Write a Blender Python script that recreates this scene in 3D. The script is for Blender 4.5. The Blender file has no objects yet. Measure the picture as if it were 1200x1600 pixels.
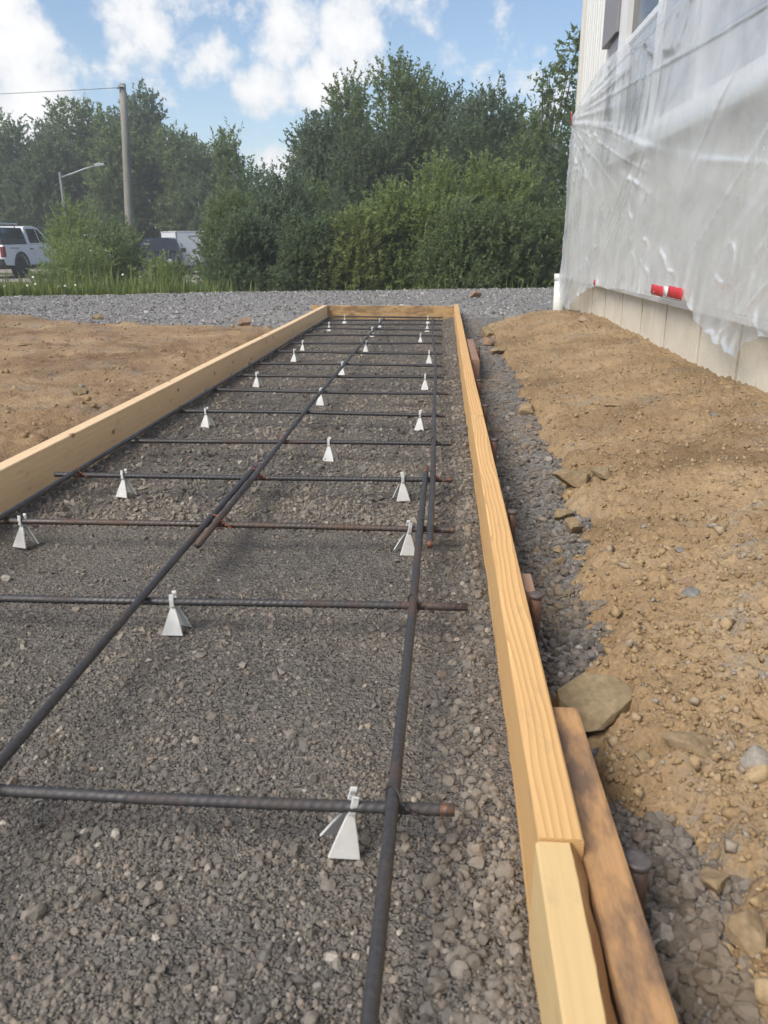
import bpy, bmesh, math, random
import numpy as np
from mathutils import Vector, Matrix

R = math.radians
HAZE = .0030
scene = bpy.context.scene
COL = scene.collection

# ------------------------------------------------------------------ camera
cam = bpy.data.cameras.new('camera')
camo = bpy.data.objects.new('camera', cam)
COL.objects.link(camo)
camo.location = (0, 0, 0.577)
camo.rotation_euler = (R(90 - 18.366), 0, R(4.125))
cam.sensor_fit = 'AUTO'
cam.sensor_width = 36
cam.lens = 28.1
cam.clip_start = 0.02
cam.clip_end = 3000
cam.dof.use_dof = True
cam.dof.focus_distance = 2.6
cam.dof.aperture_fstop = 13
scene.camera = camo

# ------------------------------------------------------------------ world
SUN_EL, SUN_AZ = 47.0, 227.0          # azimuth measured from +Y towards +X
world = bpy.data.worlds.new('World')
scene.world = world
world.use_nodes = True
wt = world.node_tree
for n in list(wt.nodes):
    wt.nodes.remove(n)


def wn(t, **k):
    n = wt.nodes.new(t)
    for a, b in k.items():
        setattr(n, a, b)
    return n


def wl(a, b):
    wt.links.new(a, b)


sky = wn('ShaderNodeTexSky', sky_type='NISHITA')
sky.sun_disc = False
sky.sun_elevation = R(SUN_EL)
sky.sun_rotation = R(SUN_AZ)
sky.air_density = 1.0
sky.dust_density = 0.6
sky.ozone_density = 1.6
tc = wn('ShaderNodeTexCoord')
sep = wn('ShaderNodeSeparateXYZ')
wl(tc.outputs['Generated'], sep.inputs[0])


def wm(op, a, b=None, c=None, clamp=False):
    n = wn('ShaderNodeMath', operation=op)
    n.use_clamp = clamp
    for i, v in enumerate((a, b, c)):
        if v is None:
            continue
        if isinstance(v, (int, float)):
            n.inputs[i].default_value = v
        else:
            wl(v, n.inputs[i])
    return n.outputs[0]


zc = wm('ADD', wm('MAXIMUM', sep.outputs[2], 0.0), 0.12)
comb = wn('ShaderNodeCombineXYZ')
wl(wm('DIVIDE', sep.outputs[0], zc), comb.inputs[0])
wl(wm('DIVIDE', sep.outputs[1], zc), comb.inputs[1])
nz = wn('ShaderNodeTexNoise')
nz.inputs['Scale'].default_value = 0.75
nz.inputs['Detail'].default_value = 9
nz.inputs['Roughness'].default_value = 0.58
nz.inputs['Distortion'].default_value = 0.25
wl(comb.outputs[0], nz.inputs['Vector'])
nz2 = wn('ShaderNodeTexNoise')
nz2.inputs['Scale'].default_value = 9.0
nz2.inputs['Detail'].default_value = 8
nz2.inputs['Roughness'].default_value = 0.66
wl(tc.outputs['Generated'], nz2.inputs['Vector'])
# the cumulus banks seen over the trees, as soft lumps at their bearings
CLOUDS = [(-.431, .882, .185, 3.6, .9), (-.447, .872, .215, 3.6, .75), (-.425, .895, .137, 3.6, .95), (-.45, .89, .118, 3.0, .7),
          (-.313, .925, .226, 3.8, .75), (-.254, .949, .19, 3.2, .8), (-.186, .957, .222, 3.6, .8), (-.215, .965, .168, 2.8, .8),
          (-.098, .972, .218, 3.4, .7), (-.140, .973, .175, 2.6, .6), (-.043, .965, .245, 3.6, .7), (-.188, .979, .080, 2.8, .6), (-.22, .97, .095, 2.0, .5),
          (-.001, .98, .198, 1.6, .35), (-.27, .93, .255, 4.0, .8)]
acc = None
vd = None
for (x, y, z, rad, w) in CLOUDS:
    d = Vector((x, y, z)).normalized()
    dp = wn('ShaderNodeVectorMath', operation='DOT_PRODUCT')
    wl(tc.outputs['Generated'], dp.inputs[0])
    dp.inputs[1].default_value = d
    ca = math.cos(R(rad))
    v = wm('MULTIPLY', wm('MULTIPLY_ADD', dp.outputs['Value'], 1 / (1 - ca), -ca / (1 - ca)), w)
    v = wm('MAXIMUM', v, 0.0)
    acc = v if acc is None else wm('MAXIMUM', acc, v)
# general broken cloud everywhere + banks, both broken up by the same billowy detail
nz3 = wn('ShaderNodeTexNoise')
nz3.inputs['Scale'].default_value = 26.0
nz3.inputs['Detail'].default_value = 5
nz3.inputs['Roughness'].default_value = 0.6
wl(tc.outputs['Generated'], nz3.inputs['Vector'])
gen = wm('MULTIPLY', wm('SUBTRACT', nz.outputs[0], 0.55), 3.6)
gen = wm('MAXIMUM', gen, wm('MULTIPLY_ADD', acc, 1.35, -0.32))
det = wm('ADD', wm('MULTIPLY_ADD', nz2.outputs[0], 2.9, -1.5), wm('MULTIPLY_ADD', nz3.outputs[0], 1.3, -0.65))
cm = wm('ADD', gen, det)
mr = wn('ShaderNodeMapRange', interpolation_type='SMOOTHSTEP')
wl(cm, mr.inputs[0])
mr.inputs[1].default_value = -0.05
mr.inputs[2].default_value = 0.62
core = wn('ShaderNodeMapRange', interpolation_type='SMOOTHSTEP')
wl(cm, core.inputs[0])
core.inputs[1].default_value = 0.25
core.inputs[2].default_value = 1.3
ccol = wn('ShaderNodeMix', data_type='RGBA')
wl(core.outputs[0], ccol.inputs['Factor'])
ccol.inputs['A'].default_value = (5.9, 6.0, 6.15, 1)
ccol.inputs['B'].default_value = (7.6, 7.5, 7.35, 1)
hz = wm('POWER', wm('SUBTRACT', 1.0, wm('MAXIMUM', sep.outputs[2], 0.0)), 9.0)   # pale thin veil lower down
mix = wn('ShaderNodeMix', data_type='RGBA')
cf = wm('MAXIMUM', mr.outputs[0], wm('MULTIPLY', hz, 0.25), None)
wl(wm('MULTIPLY', cf, 0.95), mix.inputs['Factor'])
wl(sky.outputs[0], mix.inputs['A'])
wl(ccol.outputs['Result'], mix.inputs['B'])
bg = wn('ShaderNodeBackground')
bg.inputs[1].default_value = 0.095
wl(mix.outputs['Result'], bg.inputs[0])
wo = wn('ShaderNodeOutputWorld')
wl(bg.outputs[0], wo.inputs[0])

# ------------------------------------------------------------------ sun (veiled by cloud)
sl = bpy.data.lights.new('sun', 'SUN')
sl.energy = 2.4
sl.angle = R(32)
sl.color = (1.0, 0.92, 0.80)
so = bpy.data.objects.new('sun', sl)
COL.objects.link(so)
sd = Vector((math.sin(R(SUN_AZ)) * math.cos(R(SUN_EL)), math.cos(R(SUN_AZ)) * math.cos(R(SUN_EL)), math.sin(R(SUN_EL))))
so.rotation_euler = (-sd).to_track_quat('-Z', 'Y').to_euler()

# ------------------------------------------------------------------ exposure
vs = scene.view_settings
vs.view_transform = 'Standard'
vs.look = 'None'
vs.exposure = 0.75
vs.gamma = 1.0
vs.use_curve_mapping = False
scene.cycles.max_bounces = 6
scene.cycles.diffuse_bounces = 2
scene.cycles.glossy_bounces = 2
scene.cycles.transmission_bounces = 4
scene.cycles.transparent_max_bounces = 10
scene.cycles.use_denoising = True
scene.cycles.use_adaptive_sampling = True
scene.cycles.adaptive_threshold = 0.03

# ================================================================== helpers
rng = np.random.default_rng(7)


def ss(a, b, x):
    t = np.clip((x - a) / (b - a), 0, 1)
    return t * t * (3 - 2 * t)


def _hash(ix, iy, seed):
    h = (ix.astype(np.int64) * 374761393 + iy.astype(np.int64) * 668265263 + seed * 1442695041) & 0xFFFFFFFF
    h = ((h ^ (h >> 13)) * 1274126177) & 0xFFFFFFFF
    return ((h ^ (h >> 16)) & 0xFFFFFF) / float(0xFFFFFF)


def vnoise(x, y, seed=0):
    x = np.asarray(x, float)
    y = np.asarray(y, float)
    ix, iy = np.floor(x), np.floor(y)
    fx, fy = x - ix, y - iy
    fx = fx * fx * fx * (fx * (fx * 6 - 15) + 10)
    fy = fy * fy * fy * (fy * (fy * 6 - 15) + 10)
    a, b = _hash(ix, iy, seed), _hash(ix + 1, iy, seed)
    c, d = _hash(ix, iy + 1, seed), _hash(ix + 1, iy + 1, seed)
    return (a * (1 - fx) + b * fx) * (1 - fy) + (c * (1 - fx) + d * fx) * fy


def fbm(x, y, seed=0, octv=4, gain=.5):
    v, a, s = 0, 1, 0
    for o in range(octv):
        v = v + a * (vnoise(x * 2 ** o + 17.3 * o, y * 2 ** o + 9.1 * o, seed + o) - .5)
        s += a
        a *= gain
    return v / s * 2


def mesh_np(name, V, Fs, smooth=False):
    V = np.asarray(V, np.float32)
    if not isinstance(Fs, (list, tuple)):
        Fs = [Fs]
    Fs = [np.asarray(F, np.int32) for F in Fs if len(F)]
    me = bpy.data.meshes.new(name)
    me.vertices.add(len(V))
    me.vertices.foreach_set('co', V.ravel())
    li = np.concatenate([F.ravel() for F in Fs])
    cnt = np.concatenate([np.full(len(F), F.shape[1], np.int32) for F in Fs])
    st = np.concatenate([[0], np.cumsum(cnt)[:-1]]).astype(np.int32)
    me.loops.add(len(li))
    me.loops.foreach_set('vertex_index', li)
    me.polygons.add(len(cnt))
    me.polygons.foreach_set('loop_start', st)
    me.update(calc_edges=True)
    me.polygons.foreach_set('use_smooth', np.full(len(cnt), smooth))
    return me


def obj(name, me, mat=None, parent=None, loc=None, rot=None, scale=None):
    o = bpy.data.objects.new(name, me)
    COL.objects.link(o)
    if mat is not None and me is not None and not len(me.materials):
        me.materials.append(mat)
    if parent is not None:
        o.parent = parent
    if loc is not None:
        o.location = loc
    if rot is not None:
        o.rotation_euler = rot
    if scale is not None:
        o.scale = scale
    return o


def tag(o, label=None, cat=None, group=None, kind=None):
    if label:
        o['label'] = label
    if cat:
        o['category'] = cat
    if group:
        o['group'] = group
    if kind:
        o['kind'] = kind
    return o


def thing(name, label, cat, loc=(0, 0, 0), rz=0, group=None):
    o = obj(name, None, loc=loc, rot=(0, 0, rz))
    o.empty_display_size = .1
    return tag(o, label, cat, group)


def copy_tree(o, parent=None):
    c = o.copy()
    COL.objects.link(c)
    c.parent = parent
    for ch in o.children:
        copy_tree(ch, c)
    return c


class MB:
    """collects quads / tris and links them as one mesh"""

    def __init__(s):
        s.v, s.f = [], []

    def add(s, vs_, fs):
        b = len(s.v)
        s.v += [tuple(p) for p in vs_]
        s.f += [tuple(i + b for i in q) for q in fs]
        return s

    def box(s, x0, x1, y0, y1, z0, z1, M=None):
        p = [(x0, y0, z0), (x1, y0, z0), (x1, y1, z0), (x0, y1, z0), (x0, y0, z1), (x1, y0, z1), (x1, y1, z1), (x0, y1, z1)]
        if M is not None:
            p = [M @ Vector(q) for q in p]
        return s.add(p, [(0, 3, 2, 1), (4, 5, 6, 7), (0, 1, 5, 4), (1, 2, 6, 5), (2, 3, 7, 6), (3, 0, 4, 7)])

    def prism(s, pts, a0, a1, axis=0, taper=None):
        """polygon (u,v) extruded along axis 0 (x): u->y, v->z ; axis 1: u->x ; axis 2: u->x v->y"""
        n = len(pts)

        def P(u, v, a):
            return (a, u, v) if axis == 0 else ((u, a, v) if axis == 1 else (u, v, a))
        A = [P(u, v, a0 if taper is None else a0 + taper * max(0, v - taper_z0)) for u, v in pts] if taper else [P(u, v, a0) for u, v in pts]
        B = [P(u, v, a1) for u, v in pts]
        fs = [tuple(range(n))[::-1], tuple(range(n, 2 * n))]
        for i in range(n):
            j = (i + 1) % n
            fs.append((i, j, n + j, n + i))
        return s.add(A + B, fs)

    def tube(s, path, rad, k=8, cap=True):
        path = [Vector(p) for p in path]
        n = len(path)
        if isinstance(rad, (int, float)):
            rad = [rad] * n
        rings = []
        t0 = (path[1] - path[0]).normalized()
        ref = Vector((0, 0, 1)) if abs(t0.z) < .9 else Vector((1, 0, 0))
        u = t0.cross(ref).normalized()
        vs_ = []
        for i in range(n):
            t = (path[min(i + 1, n - 1)] - path[max(i - 1, 0)]).normalized()
            u = (u - t * u.dot(t)).normalized()
            w = t.cross(u)
            for q in range(k):
                a = 2 * math.pi * q / k
                vs_.append(path[i] + (u * math.cos(a) + w * math.sin(a)) * rad[i])
        fs = []
        for i in range(n - 1):
            for q in range(k):
                r = (q + 1) % k
                fs.append((i * k + q, i * k + r, (i + 1) * k + r, (i + 1) * k + q))
        if cap:
            fs += [tuple(range(k))[::-1], tuple(range((n - 1) * k, n * k))]
        return s.add(vs_, fs)

    def lathe(s, prof, k=20, M=None):
        """profile (r,z) round local z"""
        vs_, fs = [], []
        n = len(prof)
        for (r, z) in prof:
            for q in range(k):
                a = 2 * math.pi * q / k
                p = Vector((r * math.cos(a), r * math.sin(a), z))
                vs_.append(M @ p if M is not None else p)
        for i in range(n - 1):
            for q in range(k):
                r_ = (q + 1) % k
                fs.append((i * k + q, i * k + r_, (i + 1) * k + r_, (i + 1) * k + q))
        fs += [tuple(range(k))[::-1], tuple(range((n - 1) * k, n * k))]
        return s.add(vs_, fs)

    def mesh(s, name, smooth=False, bevel=0, seg=2):
        me = bpy.data.meshes.new(name)
        me.from_pydata(s.v, [], s.f)
        bm = bmesh.new()
        bm.from_mesh(me)
        bmesh.ops.recalc_face_normals(bm, faces=bm.faces)
        if bevel:
            bmesh.ops.bevel(bm, geom=[e for e in bm.edges if len(e.link_faces) == 2 and e.calc_face_angle(0) > .5],
                            offset=bevel, segments=seg, affect='EDGES', profile=.6, clamp_overlap=True)
        bm.to_mesh(me)
        bm.free()
        me.polygons.foreach_set('use_smooth', [smooth] * len(me.polygons))
        me.update()
        return me

    def build(s, name, mat, parent=None, smooth=False, bevel=0, seg=2, loc=None, rot=None):
        return obj(name, s.mesh(name, smooth, bevel, seg), mat, parent, loc, rot)


# ------------------------------------------------------------------ materials
class Mat:
    def __init__(s, name, rough=.8, spec=.3, color=(.5, .5, .5), metal=0):
        s.m = bpy.data.materials.new(name)
        s.m.use_nodes = True
        s.t = s.m.node_tree
        s.b = s.t.nodes['Principled BSDF']
        s.out = s.t.nodes['Material Output']
        s.b.inputs['Roughness'].default_value = rough
        s.b.inputs['Specular IOR Level'].default_value = spec
        s.b.inputs['Base Color'].default_value = (*color, 1)
        s.b.inputs['Metallic'].default_value = metal
        s._c = None

    def n(s, t, **k):
        n = s.t.nodes.new(t)
        for a, b in k.items():
            setattr(n, a, b)
        return n

    def l(s, a, b):
        s.t.links.new(a, b)

    def coord(s, kind='Object', scale=(1, 1, 1), loc=(0, 0, 0), rot=(0, 0, 0)):
        if s._c is None:
            s._c = s.n('ShaderNodeTexCoord')
        m = s.n('ShaderNodeMapping')
        m.inputs['Scale'].default_value = scale
        m.inputs['Location'].default_value = loc
        m.inputs['Rotation'].default_value = rot
        s.l(s._c.outputs[kind], m.inputs[0])
        return m.outputs[0]

    def world(s, scale=(1, 1, 1)):
        g = s.n('ShaderNodeNewGeometry')
        m = s.n('ShaderNodeMapping')
        m.inputs['Scale'].default_value = scale
        s.l(g.outputs['Position'], m.inputs[0])
        return m.outputs[0]

    def noise(s, vec, scale=5, detail=4, rough=.55, dist=0):
        n = s.n('ShaderNodeTexNoise')
        n.inputs['Scale'].default_value = scale
        n.inputs['Detail'].default_value = detail
        n.inputs['Roughness'].default_value = rough
        n.inputs['Distortion'].default_value = dist
        s.l(vec, n.inputs['Vector'])
        return n.outputs[0]

    def voro(s, vec, scale=5, feat='F1', rnd=1):
        n = s.n('ShaderNodeTexVoronoi', feature=feat)
        n.inputs['Scale'].default_value = scale
        n.inputs['Randomness'].default_value = rnd
        s.l(vec, n.inputs['Vector'])
        return n

    def island(s):
        return s.n('ShaderNodeNewGeometry').outputs['Random Per Island']

    def objrand(s):
        return s.n('ShaderNodeObjectInfo').outputs['Random']

    def ramp(s, fac, stops, interp='LINEAR'):
        r = s.n('ShaderNodeValToRGB')
        r.color_ramp.interpolation = interp
        e = r.color_ramp.elements
        while len(e) < len(stops):
            e.new(.5)
        for i, (p, c) in enumerate(stops):
            e[i].position = p
            e[i].color = (*c, 1) if len(c) == 3 else c
        s.l(fac, r.inputs[0])
        return r.outputs[0]

    def mr(s, v, a, b, c=0., d=1.):
        n = s.n('ShaderNodeMapRange')
        s.l(v, n.inputs[0])
        for i, q in enumerate((a, b, c, d)):
            n.inputs[i + 1].default_value = q
        return n.outputs[0]

    def math(s, op, a, b=None):
        n = s.n('ShaderNodeMath', operation=op)
        for i, v in enumerate((a, b)):
            if v is None:
                continue
            if isinstance(v, (int, float)):
                n.inputs[i].default_value = v
            else:
                s.l(v, n.inputs[i])
        return n.outputs[0]

    def mix(s, fac, a, b, mode='MIX'):
        n = s.n('ShaderNodeMix', data_type='RGBA', blend_type=mode)
        for k, v in (('Factor', fac), ('A', a), ('B', b)):
            if isinstance(v, (int, float)):
                n.inputs[k].default_value = v
            elif isinstance(v, tuple):
                n.inputs[k].default_value = (*v, 1)
            else:
                s.l(v, n.inputs[k])
        return n.outputs['Result']

    def color(s, c):
        s.l(c, s.b.inputs['Base Color'])
        return s

    def rough(s, c):
        s.l(c, s.b.inputs['Roughness'])
        return s

    def bump(s, h, strength=.5, dist=.01, prev=None):
        n = s.n('ShaderNodeBump')
        n.inputs['Strength'].default_value = strength
        n.inputs['Distance'].default_value = dist
        s.l(h, n.inputs['Height'])
        if prev is not None:
            s.l(prev, n.inputs['Normal'])
        s.l(n.outputs[0], s.b.inputs['Normal'])
        return n.outputs[0]


M = {}


def stone_mat(name, stops, noise_amt=.35, tint=None):
    m = Mat(name, .88, .25)
    c = m.ramp(m.island(), stops)
    w = m.world()
    nn = m.noise(w, 260, 3, .6)
    c = m.mix(noise_amt, c, m.ramp(nn, [(.3, (.25, .25, .25)), (.7, (.85, .85, .85))]), 'OVERLAY')
    if tint:
        c = m.mix(m.mr(m.noise(w, 2.2, 4), .4, .65, 0, tint[1]), c, tint[0])
    m.color(c)
    m.bump(nn, .25, .002)
    return m.m


GREY = [(0, (.070, .065, .060)), (.3, (.130, .120, .108)), (.55, (.180, .160, .140)), (.72, (.130, .125, .12)), (.86, (.235, .212, .185)), (.95, (.20, .15, .118)), (1, (.42, .385, .335))]
GREYL = [(0, (.13, .125, .117)), (.35, (.225, .214, .199)), (.7, (.30, .283, .263)), (.9, (.38, .36, .335)), (1, (.50, .475, .44))]
SOILS = [(0, (.235, .158, .084)), (.5, (.32, .228, .124)), (.8, (.38, .282, .165)), (.95, (.31, .25, .19)), (1, (.28, .265, .24))]
M['gravel_stone'] = stone_mat('gravel_stone', GREY, .35, ((.32, .27, .21), .62))
M['trench_stone'] = stone_mat('trench_stone', [(a, tuple(q * k_ for q, k_ in zip(c, (.98, 1.02, 1.08)))) for a, c in GREY], .35, ((.27, .20, .125), .75))
M['drive_stone'] = stone_mat('drive_stone', GREYL, .3)
M['clod'] = stone_mat('clod', SOILS, .3)


def sheet_gravel(name, c0, c1, c2, s1=190, s2=70, dust=None):
    m = Mat(name, .93, .2)
    w = m.world()
    v1 = m.voro(w, s1)
    v2 = m.voro(w, s2)
    a = m.n('ShaderNodeSeparateColor')
    m.l(v1.outputs['Color'], a.inputs[0])
    b = m.n('ShaderNodeSeparateColor')
    m.l(v2.outputs['Color'], b.inputs[0])
    c = m.ramp(a.outputs[0], [(0, c0), (.55, c1), (.9, c1), (1, c2)])
    d = m.ramp(b.outputs[0], [(0, c0), (.6, c1), (1, c2)])
    c = m.mix(.45, c, d)
    big = m.noise(w, 1.6, 5, .6)
    if dust:
        c = m.mix(m.mr(big, .42, .68, 0, .55), c, dust)
    m.color(c)
    n1 = m.bump(v2.outputs['Distance'], .9, .008)
    m.bump(v1.outputs['Distance'], .9, .004, n1)
    return m.m


M['gravel_bed'] = sheet_gravel('gravel_bed', (.085, .079, .072), (.165, .150, .134), (.28, .255, .225), 300, 120, (.255, .225, .188))
M['trench'] = sheet_gravel('trench', (.12, .112, .105), (.21, .198, .185), (.34, .32, .3))
M['drive'] = sheet_gravel('drive', (.15, .146, .14), (.25, .242, .232), (.40, .385, .37), 75, 30)


def soil_mat(name, a, b, c, grey):
    m = Mat(name, .95, .15)
    w = m.world()
    n1 = m.noise(w, 3.2, 6, .62)
    n2 = m.noise(w, 26, 5, .6)
    n3 = m.noise(w, 160, 4, .6)
    col = m.ramp(n1, [(.28, a), (.5, b), (.7, c)])
    col = m.mix(m.mr(n2, .35, .7, 0, .55), col, m.mix(.5, a, b))
    v = m.voro(w, 120)
    sc = m.n('ShaderNodeSeparateColor')
    m.l(v.outputs['Color'], sc.inputs[0])
    patch = m.mr(m.noise(m.world((1, 1, 1)), 5.1, 5, .65), .56, .66, 0, .75)
    col = m.mix(m.math('MULTIPLY', patch, m.mr(sc.outputs[0], .3, .7, .2, 1)), col, grey)
    damp = m.noise(w, 1.7, 7, .68, .6)
    col = m.mix(m.mr(damp, .49, .64, 0, .7), col, tuple(q * .62 for q in a))
    col = m.mix(.4, col, m.ramp(n3, [(.3, (.3, .3, .3)), (.7, (.8, .8, .8))]), 'OVERLAY')
    m.color(col)
    p = m.bump(n2, .8, .014)
    p = m.bump(v.outputs['Distance'], .35, .004, p)
    m.bump(n3, .9, .004, p)
    return m.m


M['soil'] = soil_mat('soil', (.225, .150, .082), (.325, .228, .130), (.405, .300, .185), (.22, .205, .18))
M['soil_left'] = soil_mat('soil_left', (.24, .15, .09), (.33, .228, .132), (.40, .295, .18), (.24, .225, .20))


def rock_mat(name, a, b):
    m = Mat(name, .9, .2)
    w = m.coord()
    n1 = m.noise(w, 14, 6, .65)
    n2 = m.noise(w, 120, 4, .6)
    c = m.ramp(n1, [(.3, a), (.7, b)])
    c = m.mix(.35, c, m.ramp(n2, [(.3, (.3, .3, .3)), (.7, (.8, .8, .8))]), 'OVERLAY')
    m.color(c)
    p = m.bump(n1, .4, .01)
    m.bump(n2, .4, .002, p)
    return m.m


M['rock_tan'] = rock_mat('rock_tan', (.20, .145, .085), (.33, .25, .155))
M['rock_olive'] = rock_mat('rock_olive', (.19, .145, .085), (.30, .235, .145))
M['rock_grey'] = rock_mat('rock_grey', (.15, .15, .145), (.26, .25, .23))
M['rock_red'] = rock_mat('rock_red', (.235, .15, .10), (.33, .235, .16))


def wood_mat(name, light, dark, ring=95, knot=True, stain=None, pith=(.02, -.05), seed=0., contrast=.5, kcol=(.2, .095, .035)):
    """softwood: growth rings round a pith that runs along local y"""
    m = Mat(name, .62, .3)
    w = m.coord('Object')
    warp = m.noise(m.coord('Object', (3, .9, 3), (seed, seed * 1.7, 0)), 1.6, 3, .5)
    sx = m.n('ShaderNodeSeparateXYZ')
    m.l(w, sx.inputs[0])
    wv = m.math('MULTIPLY', m.math('SUBTRACT', warp, .5), .05)
    dx = m.math('ADD', m.math('SUBTRACT', sx.outputs[0], pith[0]), wv)
    dz = m.math('SUBTRACT', sx.outputs[2], pith[1])
    r = m.math('SQRT', m.math('ADD', m.math('MULTIPLY', dx, dx), m.math('MULTIPLY', dz, dz)))
    # knots push the rings aside
    kc = m.n('ShaderNodeCombineXYZ')
    m.l(m.math('ADD', m.math('MULTIPLY', sx.outputs[1], 3.0), seed), kc.inputs[0])
    m.l(m.math('ADD', m.math('MULTIPLY', m.math('ADD', sx.outputs[0], sx.outputs[2]), 5.0), seed * .37), kc.inputs[1])
    kv = m.n('ShaderNodeTexVoronoi', feature='F1', voronoi_dimensions='2D')
    kv.inputs['Scale'].default_value = 1.0
    m.l(kc.outputs[0], kv.inputs['Vector'])
    kd = kv.outputs['Distance']
    bul = m.mr(kd, 0., .16, .010, 0.) if knot else None
    if knot:
        r = m.math('ADD', r, bul)
    fr = m.math('FRACT', m.math('MULTIPLY', r, ring))
    line = m.math('POWER', fr, 2.5)
    fine = m.noise(m.coord('Object', (260, 5, 260)), 1, 3, .6)
    col = m.mix(m.math('MULTIPLY', line, contrast), light, dark)
    col = m.mix(.22, col, m.ramp(fine, [(.25, (.3, .3, .3)), (.75, (.75, .75, .75))]), 'OVERLAY')
    big = m.noise(m.coord('Object', (6, 1.1, 6), (0, seed * 3, 0)), 2, 3, .5)
    col = m.mix(m.mr(big, .35, .7, 0, .3), col, tuple(q * .8 for q in light))
    if knot:
        col = m.mix(m.mr(kd, .020, .048, .85, 0.), col, kcol)
    dirt = m.noise(m.coord('Object', (14, 5, 14), (seed * 2, 0, 1)), 3, 6, .7)
    col = m.mix(m.mr(dirt, .56, .74, 0, .45), col, (.34, .25, .16))
    if stain:
        st = m.noise(m.coord('Object', (9, 3, 9), (seed, 0, 3)), 2.5, 5, .65)
        col = m.mix(m.mr(st, .44, .60, 0, .88), col, stain)
    m.color(col)
    p = m.bump(fine, .12, .002)
    m.bump(line, .12, .001, p)
    return m.m


M['pine_left'] = wood_mat('pine_left', (.83, .60, .36), (.70, .46, .24), 60, True, None, (.03, -.12), 2.3, .35, (.22, .11, .045))
M['pine_right'] = wood_mat('pine_right', (.74, .46, .20), (.40, .185, .06), 300, True, None, (.045, -.028), 5.1, .75, (.33, .16, .06))
M['pine_pale'] = wood_mat('pine_pale', (.70, .50, .25), (.56, .36, .15), 120, False, None, (.0, -.3), 8.4, .3)
M['pine_bark'] = wood_mat('pine_bark', (.40, .22, .09), (.22, .10, .035), 80, False, (.26, .12, .045), (.0, -.2), 1.4, .4)
M['pine_end'] = wood_mat('pine_end', (.50, .33, .16), (.34, .2, .09), 60, True, (.22, .14, .075), (.0, -.2), 3.3, .4)
M['brown_wood'] = wood_mat('brown_wood', (.50, .295, .14), (.36, .185, .08), 110, False, (.13, .09, .07), (.0, -.2), 6.2, .5)
M['red_wood'] = wood_mat('red_wood', (.36, .21, .14), (.28, .15, .09), 70, False, (.27, .18, .13), (.0, -.2), 9.2, .4)


def steel_mat(name, base=(.062, .060, .062), rust=(.22, .085, .04), lo=.55, hi=.7, k=.8):
    m = Mat(name, .55, .5, metal=.35)
    w = m.world()
    n = m.noise(w, 9, 5, .65)
    f = m.noise(w, 160, 3, .6)
    c = m.mix(m.mr(n, lo, hi, 0, k), base, rust)
    c = m.mix(.4, c, m.ramp(f, [(.3, (.3, .3, .3)), (.7, (.8, .8, .8))]), 'OVERLAY')
    m.color(c)
    m.rough(m.mr(n, .4, .7, .45, .8))
    m.bump(f, .2, .001)
    return m.m


M['rebar'] = steel_mat('rebar', (.062, .059, .060), (.13, .075, .055), .54, .72, .6)
M['rebar_rust'] = steel_mat('rebar_rust', (.080, .066, .060), (.15, .084, .058), .46, .70, .75)
M['rust_end'] = steel_mat('rust_end', (.13, .075, .052), (.22, .10, .052), .40, .65, .8)
M['wire'] = Mat('wire', .6, .4, (.055, .05, .05), .3).m
M['wire_rust'] = Mat('wire_rust', .8, .3, (.26, .085, .045)).m
M['pin'] = steel_mat('pin', (.075, .048, .038), (.20, .09, .05), .42, .65, .7)
M['pin_head'] = steel_mat('pin_head', (.12, .105, .105), (.13, .085, .065), .42, .62, .7)
m_ = Mat('chair_plastic', .5, .4, (.70, .70, .68))
m_.b.inputs['Subsurface Weight'].default_value = .15
m_.b.inputs['Subsurface Radius'].default_value = (.004, .004, .004)
m_.color(m_.mix(m_.mr(m_.noise(m_.world(), 60, 4), .45, .75, 0, .35), (.66, .66, .64), (.42, .39, .35)))
M['chair'] = m_.m

m_ = Mat('siding', .42, .45, (.72, .71, .67))
m_.color(m_.mix(m_.mr(m_.noise(m_.world((4, 4, .6)), 2, 4), .4, .7, 0, .4), (.80, .79, .75), (.72, .71, .67)))
M['siding'] = m_.m
M['trim'] = Mat('trim', .4, .45, (.70, .68, .62)).m
M['vinyl'] = Mat('vinyl', .35, .5, (.76, .76, .75)).m
M['shutter'] = Mat('shutter', .55, .4, (.25, .24, .255)).m
m_ = Mat('glass', .04, .6, (.02, .024, .03))
M['glass'] = m_.m
M['pvc'] = Mat('pvc', .35, .5, (.76, .75, .70)).m
m_ = Mat('concrete', .85, .25)
w = m_.world()
n1 = m_.noise(w, 6, 6, .6)
c = m_.ramp(n1, [(.3, (.58, .52, .41)), (.7, (.70, .64, .53))])
dr = m_.noise(m_.world((30, 30, 4)), 1.2, 5, .7)
c = m_.mix(m_.mr(dr, .62, .72, 0, .7), c, (.30, .225, .15))
c = m_.mix(.25, c, m_.ramp(m_.noise(w, 140, 4), [(.3, (.3, .3, .3)), (.7, (.75, .75, .75))]), 'OVERLAY')
m_.color(c)
m_.bump(m_.noise(w, 140, 4), .25, .003)
M['concrete'] = m_.m
M['joint'] = Mat('joint', .95, .1, (.16, .115, .075)).m
m_ = Mat('red_tape', .45, .4, (.60, .035, .045))
m_.bump(m_.noise(m_.world(), 60, 3), .4, .004)
M['tape'] = m_.m
M['paper'] = Mat('paper', .7, .2, (.75, .72, .70)).m

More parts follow.
